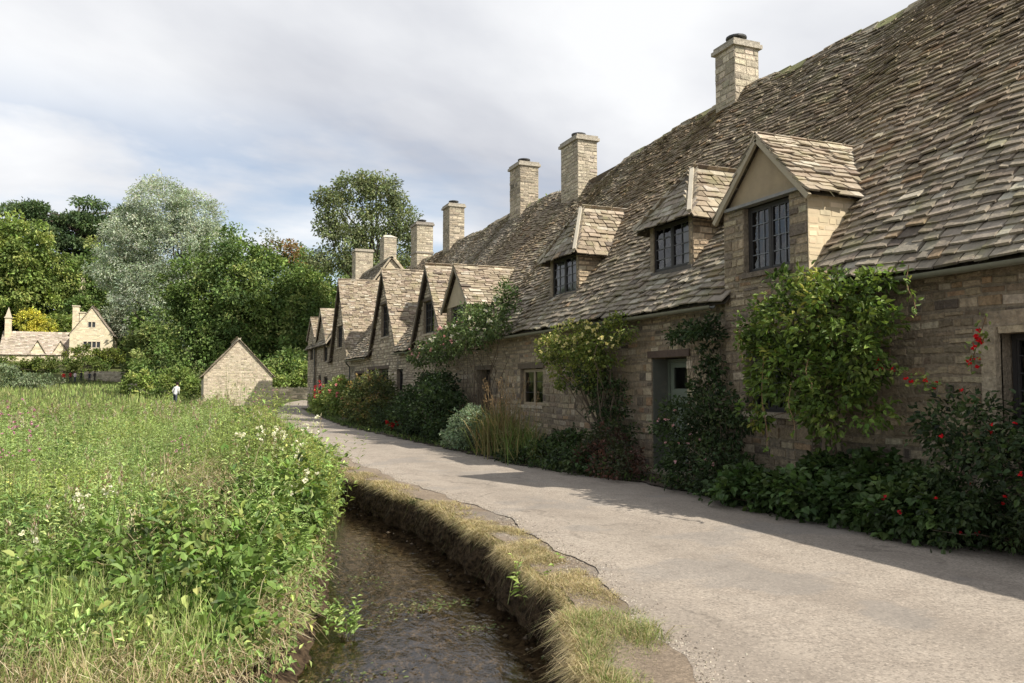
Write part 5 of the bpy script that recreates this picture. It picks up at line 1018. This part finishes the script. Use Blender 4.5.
fringe(26000,3.3,9,-.03,.30,.048,DRY,ln=(.4,1.8),w=.005); fringe(7000,3.3,9,-.05,.02,.075,DRY,True,(.6,2.0),.004); fringe(1100,3.3,12,-.06,.0,.12,DRY,True,(.5,1.8),.0035); fringe(14000,8,24,-.03,.26,.055,DRY,w=.007,ln=(.4,1.6)); fringe(6000,8,24,-.05,.02,.09,DRY,True,(.6,1.9),.006)
fringe(4200,3.0,4.9,-.02,.42,.085,[(3,(.19,.25,.08)),(2,(.26,.29,.11)),(3,(.40,.35,.19))],ln=(.3,1.4),w=.0045); fringe(5000,20,56,-.1,.35,.25,DRY+GG,w=.02)
tag(mb.build('bank_grass',M['grass']),'sun bleached short grass fringing the edge of the lane above the stream','grass',kind='stuff')
mb=MB()
def grit(x,y,r,z,pal):
    n=len(x); o=np.array([[1,0,0],[0,1,0],[-1,0,0],[0,-1,0],[0,0,.7]])[None]*(1+R.normal(0,.25,(n,5,1)))*r[:,None,None]; th=R.uniform(0,6.28,n); c,s=np.cos(th)[:,None],np.sin(th)[:,None]
    V=np.stack([o[:,:,0]*c-o[:,:,1]*s,o[:,:,0]*s+o[:,:,1]*c,o[:,:,2]],-1)+np.stack([x,y,z],1)[:,None]; i=np.arange(n)[:,None,None]*5
    mb.raw(V.reshape(-1,3),np.repeat(pick(n,pal,.2),5,0),T=(i+np.array([[0,1,4],[1,2,4],[2,3,4],[3,0,4]])[None]).reshape(-1,3))
GP=[(3,(.30,.26,.21)),(2,(.20,.17,.135)),(2,(.40,.36,.30)),(1,(.12,.10,.08))]
n=9000; y=3.2+16*R.random(n)**1.6; x=tarx(y)+R.normal(-.04,.13,n); k=x>bankx(y)+.05; x,y=x[k],y[k]; grit(x,y,R.uniform(.003,.010,len(x)),np.where(x>tarx(y),.022,.012)+np.maximum(land(x,y),0),GP)
n=5000; y=3.0+22*R.random(n)**1.5; x=bedx(y)-R.exponential(.22,n); grit(x,y,R.uniform(.003,.009,n),np.full(n,.022),[(3,(.14,.115,.09)),(2,(.22,.19,.15)),(1,(.3,.26,.2))])
n=5000; y=3.0+14*R.random(n)**1.5; x=3.6+3.3*R.random(n); grit(x,y,R.uniform(.0025,.006,n),np.full(n,.022),GP)
tag(mb.build('loose_grit',M['stone']),'loose grit and small stones strewn on the lane and its crumbling edge','grit',kind='stuff')
mb=MB(); n=900; y=3.0+25*R.random(n)**1.4; x=bedx(y)-R.exponential(.3,n)+.1; P=np.stack([x,y,np.full(n,.05)],1); D=rdir(n)*A(1,1,.15); leafquads(mb,P-A(0,0,.015),D,A(0,0,1)+rdir(n)*.25,R.uniform(.025,.06,n),.5,pick(n,[(3,(.20,.13,.07)),(2,(.13,.09,.05)),(1,(.30,.22,.10))]))
tag(mb.build('fallen_leaves',M['leaf']),'dry brown leaves gathered along the foot of the flower border','leaf litter',kind='stuff')
# hanging roots and weeds on the bank face
mb=MB(); n=3800; y=R.uniform(3.5,20,n); P=np.stack([bankx(y)-R.uniform(.0,.1,n),y,R.uniform(-.3,.0,n)],1); L=R.uniform(.06,.2,n)[:,None]; D=norm(A(-.25,0,-1)+rdir(n)*.4); S=norm(np.cross(D,A(1,0,0)))*.0035
mb.quads(np.stack([P-S,P+S,P+D*L+S*.4,P+D*L-S*.4],1),pick(n,[(3,(.16,.12,.08)),(2,(.10,.075,.05)),(2,(.25,.20,.12)),(1,(.08,.10,.04))]))
tag(mb.build('bank_roots',M['grass']),'brown roots hanging down the eroded bank face','roots',kind='stuff')
# stones along the foot of the bank and in the bed
mb=MB(); n=900
y=R.uniform(3.5,16,n); side=R.random(n)<.5; x=np.where(side,bankx(y)-R.uniform(.08,.35,n),bankx(y)-widthx(y)+R.uniform(.15,1.5,n)); z=np.where(side,R.uniform(-.50,-.42,n),-.53)
for i in range(n):
    r=random.uniform(.015,.04); d=rdir(6)*.2
    o=np.array([[1,0,0],[0,1,0],[-1,0,0],[0,-1,0],[0,0,.6],[0,0,-.6]])*(1+R.normal(0,.2,(6,1)))*r; c=A(x[i],y[i],z[i])
    mb.raw(o+c,pick(1,[(3,(.09,.07,.05)),(2,(.12,.095,.065)),(1,(.05,.04,.03))])[0],T=[[0,1,4],[1,2,4],[2,3,4],[3,0,4],[1,0,5],[2,1,5],[3,2,5],[0,3,5]])
tag(mb.build('stream_pebbles',M['stone'],smooth=True),'brown pebbles on the bed of the stream','pebbles',kind='stuff')
# water weeds floating
mb=MB()
for (cx,cy,sx,sy,n) in ((2.1,7.1,.22,.12,240),(1.75,8.4,.12,.12,60),(2.3,6.3,.1,.06,50),(1.5,6.8,.15,.1,50),(1.2,5.6,.2,.1,60),(2.0,9.8,.15,.3,60),(2.6,5.4,.1,.1,40),(1.7,7.6,.3,.5,60)):
    P=np.stack([R.normal(cx,sx,n),R.normal(cy,sy,n),np.full(n,-.413)+R.uniform(0,.02,n)],1); leafquads(mb,P,rdir(n)*A(1,1,.2),A(0,0,1)+rdir(n)*.3,R.uniform(.02,.045,n),.5,pick(n,[(2,(.12,.16,.05)),(1,(.2,.2,.1)),(1,(.15,.11,.06))]))
tag(mb.build('water_weed',M['leaf']),'floating green weed scattered on the brown water','water weed',kind='stuff')
# single plants
def sprig(name,label,cat,x,y,h,nst,npl,leaf,asp,pal,fcol=None,fr=.03,nf=20,fz=.16,lean=.3,z0=None,group=None,fpos='top',spread=.08):
    z=float(land(x,y)) if z0 is None else z0; t=thing(name,label,cat,(x,y,z),group); mb=MB()
    xs=x+R.normal(0,spread,nst); ys_=y+R.normal(0,spread,nst); hh=h*R.uniform(.75,1.1,nst); top=stems(mb,xs,ys_,hh,npl,leaf,asp,pal,leanmax=lean,z0=np.full(nst,z)); mb.build('stem',M['leaf'],t)
    if fcol:
        mb=MB(); k=R.integers(0,nst,nf); P=top[k]+R.normal(0,1,(nf,3))*A(.035,.035,.03)-A(0,0,1)*R.random((nf,1))*fz; flowers(mb,P,fr,fcol,pet=6); mb.build('blossom',M['flower'],t)
    return t
cream=(.82,.80,.66)
def at(px,py,Y):      # where the sight line of the photograph meets the plane y=Y
    return (px,py,Y)
MS=[(.85,8.6,1.32,'cream meadowsweet leaning over the stream, tallest white flower before the lane'),(1.15,9.3,1.28,'small cream meadowsweet just behind the tallest one'),(-.62,7.8,.80,'cluster of small white flowers standing alone in the left of the meadow'),
    (-.35,6.9,.52,'short white flower in the grass below the lone white cluster'),(1.1,8.2,.75,'white flower among the brambles close to the stream'),(1.45,11.2,.85,'white flower at the tip of the bank where the stream bends'),(1.2,8.9,.45,'low white flower hanging over the water'),(1.75,12.6,.75,'white flower farthest along the stream bank'),(-1.0,7.2,.55,'pale spent flower head at the left edge of the picture')]
for x,y,h,lab in MS: sprig('meadowsweet',lab,'flower',x,y,h,3 if h<1 else 5,9,.09,.4,WH,cream,.026,22 if h<1 else 24,.16,group='white flowers on the stream bank')
PK=[(.35,9.6,1.0,'pink willowherb beside the stream near the middle of the bank'),(.9,11.8,1.15,'pink willowherb in front of the barn'),(-.05,10.6,1.0,'tall pink tipped willowherb left of the barn'),(-1.36,8.0,1.5,'purple pink thistle like flower at the far left edge'),(-.1,9.4,.8,'single pink flower in the middle of the meadow'),(.98,11.0,1.55,'tallest feathery willowherb, rising in front of the barn wall'),(.72,11.3,1.42,'feathery willowherb with dusky pink tips beside the tallest one')]
for i,(x,y,h,lab) in enumerate(PK): sprig('willowherb',lab,'flower',x,y,h,14 if h>1.1 else 4,40,.08,.2,WH,(.55,.28,.38),.016,12 if i!=3 else 60,.14,lean=.12,group='pink flowering willowherb in the meadow',spread=.14)
NET=[(1.25,6.55,.32,'small green nettle clump growing out of the water near the left bank',-.44),(2.58,6.15,.42,'single green sapling sprouting from the eroded bank',-.2),(1.05,7.1,.25,'tiny green sprout in the shallows behind the nettle clump',-.44)]
for x,y,h,lab,z in NET: sprig('nettle',lab,'plant',x,y,h,9 if h<.4 else 3,14,.085,.4,WH,z0=z,lean=.6,spread=.09)
for i,(x,y,h,lab) in enumerate([(-.75,8.6,.95,'bare brown seed stalk among the green weeds'),(-2.6,7.0,.7,'long straw coloured stalk arching at the lower left'),(-3.6,13,.9,'rusty dock stalk in the upper left of the meadow')]):
    t=thing('dry_stalk',lab,'plant',(x,y,float(land(x,y))),'dry stalks in the meadow'); mb=MB()
    for j in range(4):
        a=random.uniform(0,6.28); p=A(x,y,float(land(x,y))); q=p+A(math.cos(a)*.25,math.sin(a)*.2,h*random.uniform(.7,1)); mb.tube([p,(p+q)/2+A(0,0,.05),q],[.006,.005,.003],(.3,.2,.12),5,False)
        n=40; leafquads(mb,q+R.normal(0,.02,(n,3))-A(math.cos(a)*.25,math.sin(a)*.2,h)*R.random((n,1))*.35,rdir(n),rdir(n),np.full(n,.025),.6,pick(n,[(2,(.28,.16,.10)),(1,(.4,.32,.2))]))
    mb.build('seed_head',M['grass'],t)

# ------------------------------------------------------------------ people
def person(label,x,y,top,legs,hair,skin=(.45,.29,.21),rot=0.,bend=0.,group='visitors by the far wall',z=None,extra=None):
    z=float(land(x,y)) if z is None else z
    J={'pel':(0,0,.95),'wst':(0,0,1.12),'chs':(0,0,1.38),'nk':(0,0,1.50),'hd0':(0,0,1.60),'hd':(0,0,1.70)}
    E_=[('pel','wst'),('wst','chs'),('chs','nk'),('nk','hd0'),('hd0','hd')]; rad={'pel':.145,'wst':.13,'chs':.15,'nk':.055,'hd0':.085,'hd':.095}
    for s,n in ((-1,'l'),(1,'r')):
        J['sh'+n]=(s*.19,0,1.42); J['el'+n]=(s*.25,.02,1.14); J['wr'+n]=(s*.23,-.14,.95); J['hn'+n]=(s*.22,-.2,.88)
        J['hp'+n]=(s*.10,0,.88); J['kn'+n]=(s*.11,-.02-.06*s,.48); J['an'+n]=(s*.11,.03+.05*s,.08); J['ft'+n]=(s*.12,-.14,.04)
        E_+= [('chs','sh'+n),('sh'+n,'el'+n),('el'+n,'wr'+n),('wr'+n,'hn'+n),('pel','hp'+n),('hp'+n,'kn'+n),('kn'+n,'an'+n),('an'+n,'ft'+n)]
        for k_,r_ in (('sh',.065),('el',.05),('wr',.033),('hn',.035),('hp',.10),('kn',.07),('an',.045),('ft',.04)): rad[k_+n]=r_
    nm=list(J); V=[]
    for k_ in nm:
        p=Vector(J[k_])
        if bend and p.z>.95:
            q=p-Vector((0,0,.95)); c,s=math.cos(bend),math.sin(bend); p=Vector((q.x,q.y*c-q.z*s,.95+q.z*c+q.y*s))
        V.append(p)
    me=bpy.data.meshes.new('person'); me.from_pydata([tuple(p) for p in V],[(nm.index(a),nm.index(b)) for a,b in E_],[])
    ob=bpy.data.objects.new('person_rig',me); COL.objects.link(ob)
    md=ob.modifiers.new('skin','SKIN'); sv=me.skin_vertices[0].data
    for i,k_ in enumerate(nm): sv[i].radius=(rad[k_],rad[k_]*.85); sv[i].use_root=(k_=='pel')
    sd=ob.modifiers.new('sub','SUBSURF'); sd.levels=1; sd.render_levels=1
    dg=bpy.context.evaluated_depsgraph_get(); m2=bpy.data.meshes.new_from_object(ob.evaluated_get(dg)); bpy.data.objects.remove(ob)
    co=np.zeros(len(m2.vertices)*3); m2.vertices.foreach_get('co',co); co=co.reshape(-1,3); head=V[nm.index('hd')]; hand=[V[nm.index('hnl')],V[nm.index('hnr')]]
    C=np.zeros((len(co),4)); C[:,3]=1
    for i,p in enumerate(co):
        dh=(Vector(p)-head).length; dn=min((Vector(p)-h_).length for h_ in hand)
        C[i,:3]=skin if (dh<.17 or dn<.07) else ((.05,.045,.04) if p[2]<.09 else (legs if p[2]<.93 else top))
    a=m2.attributes.new('col','FLOAT_COLOR','POINT'); a.data.foreach_set('color',C.astype(np.float32).ravel()); m2.materials.clear(); m2.materials.append(M['cloth'])
    for f in m2.polygons: f.use_smooth=True
    root=bpy.data.objects.new('person',m2); COL.objects.link(root); root.location=(x,y,z); root.rotation_euler=(0,0,rot)
    tag(root,label,'person',group); ORIG[root.name]=np.zeros(3)
    mb=MB(); n=120; d=rdir(n); d=d[(d[:,2]>-.1)|(d[:,1]>.2)]; n=len(d); P=np.array(head)+A(0,.015,.03)+d*A(.095,.105,.11)
    leafquads(mb,P,np.cross(d,rdir(n)),d,np.full(n,.09),.9,pick(n,[(1,hair)])); mb.build('hair',M['cloth'],root)
    return root
for x,dy,top,legs,hair,lab,rot in ((-18.1,0,(.62,.03,.03),(.05,.05,.07),(.06,.04,.03),'person in a bright red jacket, leftmost of the visitors',.4),(-17.2,.5,(.30,.03,.04),(.04,.04,.05),(.05,.03,.02),'person in a dark maroon coat next to the red jacket',-2.8),
        (-16.5,.2,(.72,.60,.60),(.05,.06,.1),(.2,.13,.07),'person in a pale pink top beside the maroon coat',2.6),(-15.7,.8,(.03,.03,.035),(.03,.03,.04),(.03,.02,.02),'person dressed in black standing mid group',.2),(-14.4,.1,(.04,.045,.06),(.05,.05,.06),(.25,.18,.1),'fair haired person in navy at the right of the group',3.0),(-13.7,.6,(.05,.04,.04),(.08,.07,.06),(.03,.02,.02),'rightmost visitor in a dark brown coat by the wall',-.6)):
    person(lab,x,146+dy,top,legs,hair,rot=rot)
person('person in a white shirt bending forward in the long grass left of the barn',-.65,63,(.62,.62,.60),(.06,.07,.10),(.05,.035,.03),rot=2.6,bend=.4,group='walker in the meadow')

# ------------------------------------------------------------------ sky, sun, camera
sun_dir=norm(A(.445,-.55,.731))
elev=math.asin(sun_dir[2]); az=math.atan2(sun_dir[0],sun_dir[1])
wd=bpy.data.worlds.new('World'); SC.world=wd; wd.use_nodes=True; nt=wd.node_tree; N=nt.nodes; L=nt.links
for n in list(N): N.remove(n)
out=N.new('ShaderNodeOutputWorld'); sky=N.new('ShaderNodeTexSky'); sky.sky_type='NISHITA'; sky.sun_disc=False; sky.sun_elevation=elev; sky.sun_rotation=az
b1=N.new('ShaderNodeBackground'); b1.inputs['Strength'].default_value=.11; L.new(sky.outputs[0],b1.inputs['Color'])
tc=N.new('ShaderNodeTexCoord'); sep=N.new('ShaderNodeSeparateXYZ'); L.new(tc.outputs['Generated'],sep.inputs[0])
def mth(op,a,b=None,c=None):
    m=N.new('ShaderNodeMath'); m.operation=op
    for i,v in enumerate((a,b,c)):
        if v is None: continue
        if hasattr(v,'links'): L.new(v,m.inputs[i])
        else: m.inputs[i].default_value=v
    return m.outputs[0]
zc=mth('ADD',mth('MAXIMUM',sep.outputs['Z'],0.),.16)
cmb=N.new('ShaderNodeCombineXYZ'); L.new(mth('DIVIDE',sep.outputs['X'],zc),cmb.inputs[0]); L.new(mth('DIVIDE',sep.outputs['Y'],zc),cmb.inputs[1])
def wn(sc,det,seed,ro=.55,dist=0.):
    n=N.new('ShaderNodeTexNoise'); n.inputs['Scale'].default_value=sc; n.inputs['Detail'].default_value=det; n.inputs['Roughness'].default_value=ro; n.inputs['Distortion'].default_value=dist
    m=N.new('ShaderNodeMapping'); m.inputs['Location'].default_value=(seed,seed*.7,0); L.new(cmb.outputs[0],m.inputs[0]); L.new(m.outputs[0],n.inputs['Vector']); return n.outputs['Fac']
def wr(f,a,b,c,d,sm=True):
    r=N.new('ShaderNodeMapRange'); r.interpolation_type='SMOOTHSTEP' if sm else 'LINEAR'
    for i,v in enumerate((a,b,c,d)): r.inputs[i+1].default_value=v
    L.new(f,r.inputs[0]); return r.outputs[0]
r=N.new('ShaderNodeValToRGB'); e=r.color_ramp.elements; e[0].position=.38; e[0].color=(.50,.515,.565,1); e[1].position=.59; e[1].color=(.84,.845,.855,1)
L.new(wn(.55,7,3.1,.5,.4),r.inputs[0]); b2=N.new('ShaderNodeBackground'); b2.inputs['Strength'].default_value=.9; L.new(r.outputs[0],b2.inputs['Color'])
cover=wr(wn(.5,7,8.4,.55,.3),.42,.56,0.,1.)
hi=wr(sep.outputs['Z'],.22,.36,0.,1.)     # solid deck overhead, broken towards the horizon
cov=mth('MAXIMUM',cover,hi)
mx=N.new('ShaderNodeMixShader'); L.new(mth('MULTIPLY_ADD',cov,.67,.30),mx.inputs[0]); L.new(b1.outputs[0],mx.inputs[1]); L.new(b2.outputs[0],mx.inputs[2]); L.new(mx.outputs[0],out.inputs['Surface'])
sl=bpy.data.lights.new('sun','SUN'); sl.energy=5.0; sl.angle=math.radians(.55); sl.color=(1,.93,.82); so=bpy.data.objects.new('sun',sl); COL.objects.link(so); so.rotation_euler=Vector(sun_dir).to_track_quat('Z','Y').to_euler(); so.location=(0,-20,40)
cam=bpy.data.cameras.new('camera'); cam.sensor_width=36; cam.lens=796/1024*36; cam.clip_end=3000; cam.clip_start=.05
co=bpy.data.objects.new('camera',cam); COL.objects.link(co); co.location=(0,0,1.6)
pit=math.atan((385-341.5)/796); yaw=math.radians(22.303)
co.rotation_euler=(math.pi/2+pit,0,-yaw); SC.camera=co
vs=SC.view_settings; vs.view_transform='Standard'; vs.look='None'; vs.gamma=1; vs.exposure=.42
try: vs.use_curve_mapping=False
except Exception: pass
SC.cycles.max_bounces=6; SC.cycles.transparent_max_bounces=8; SC.cycles.diffuse_bounces=3
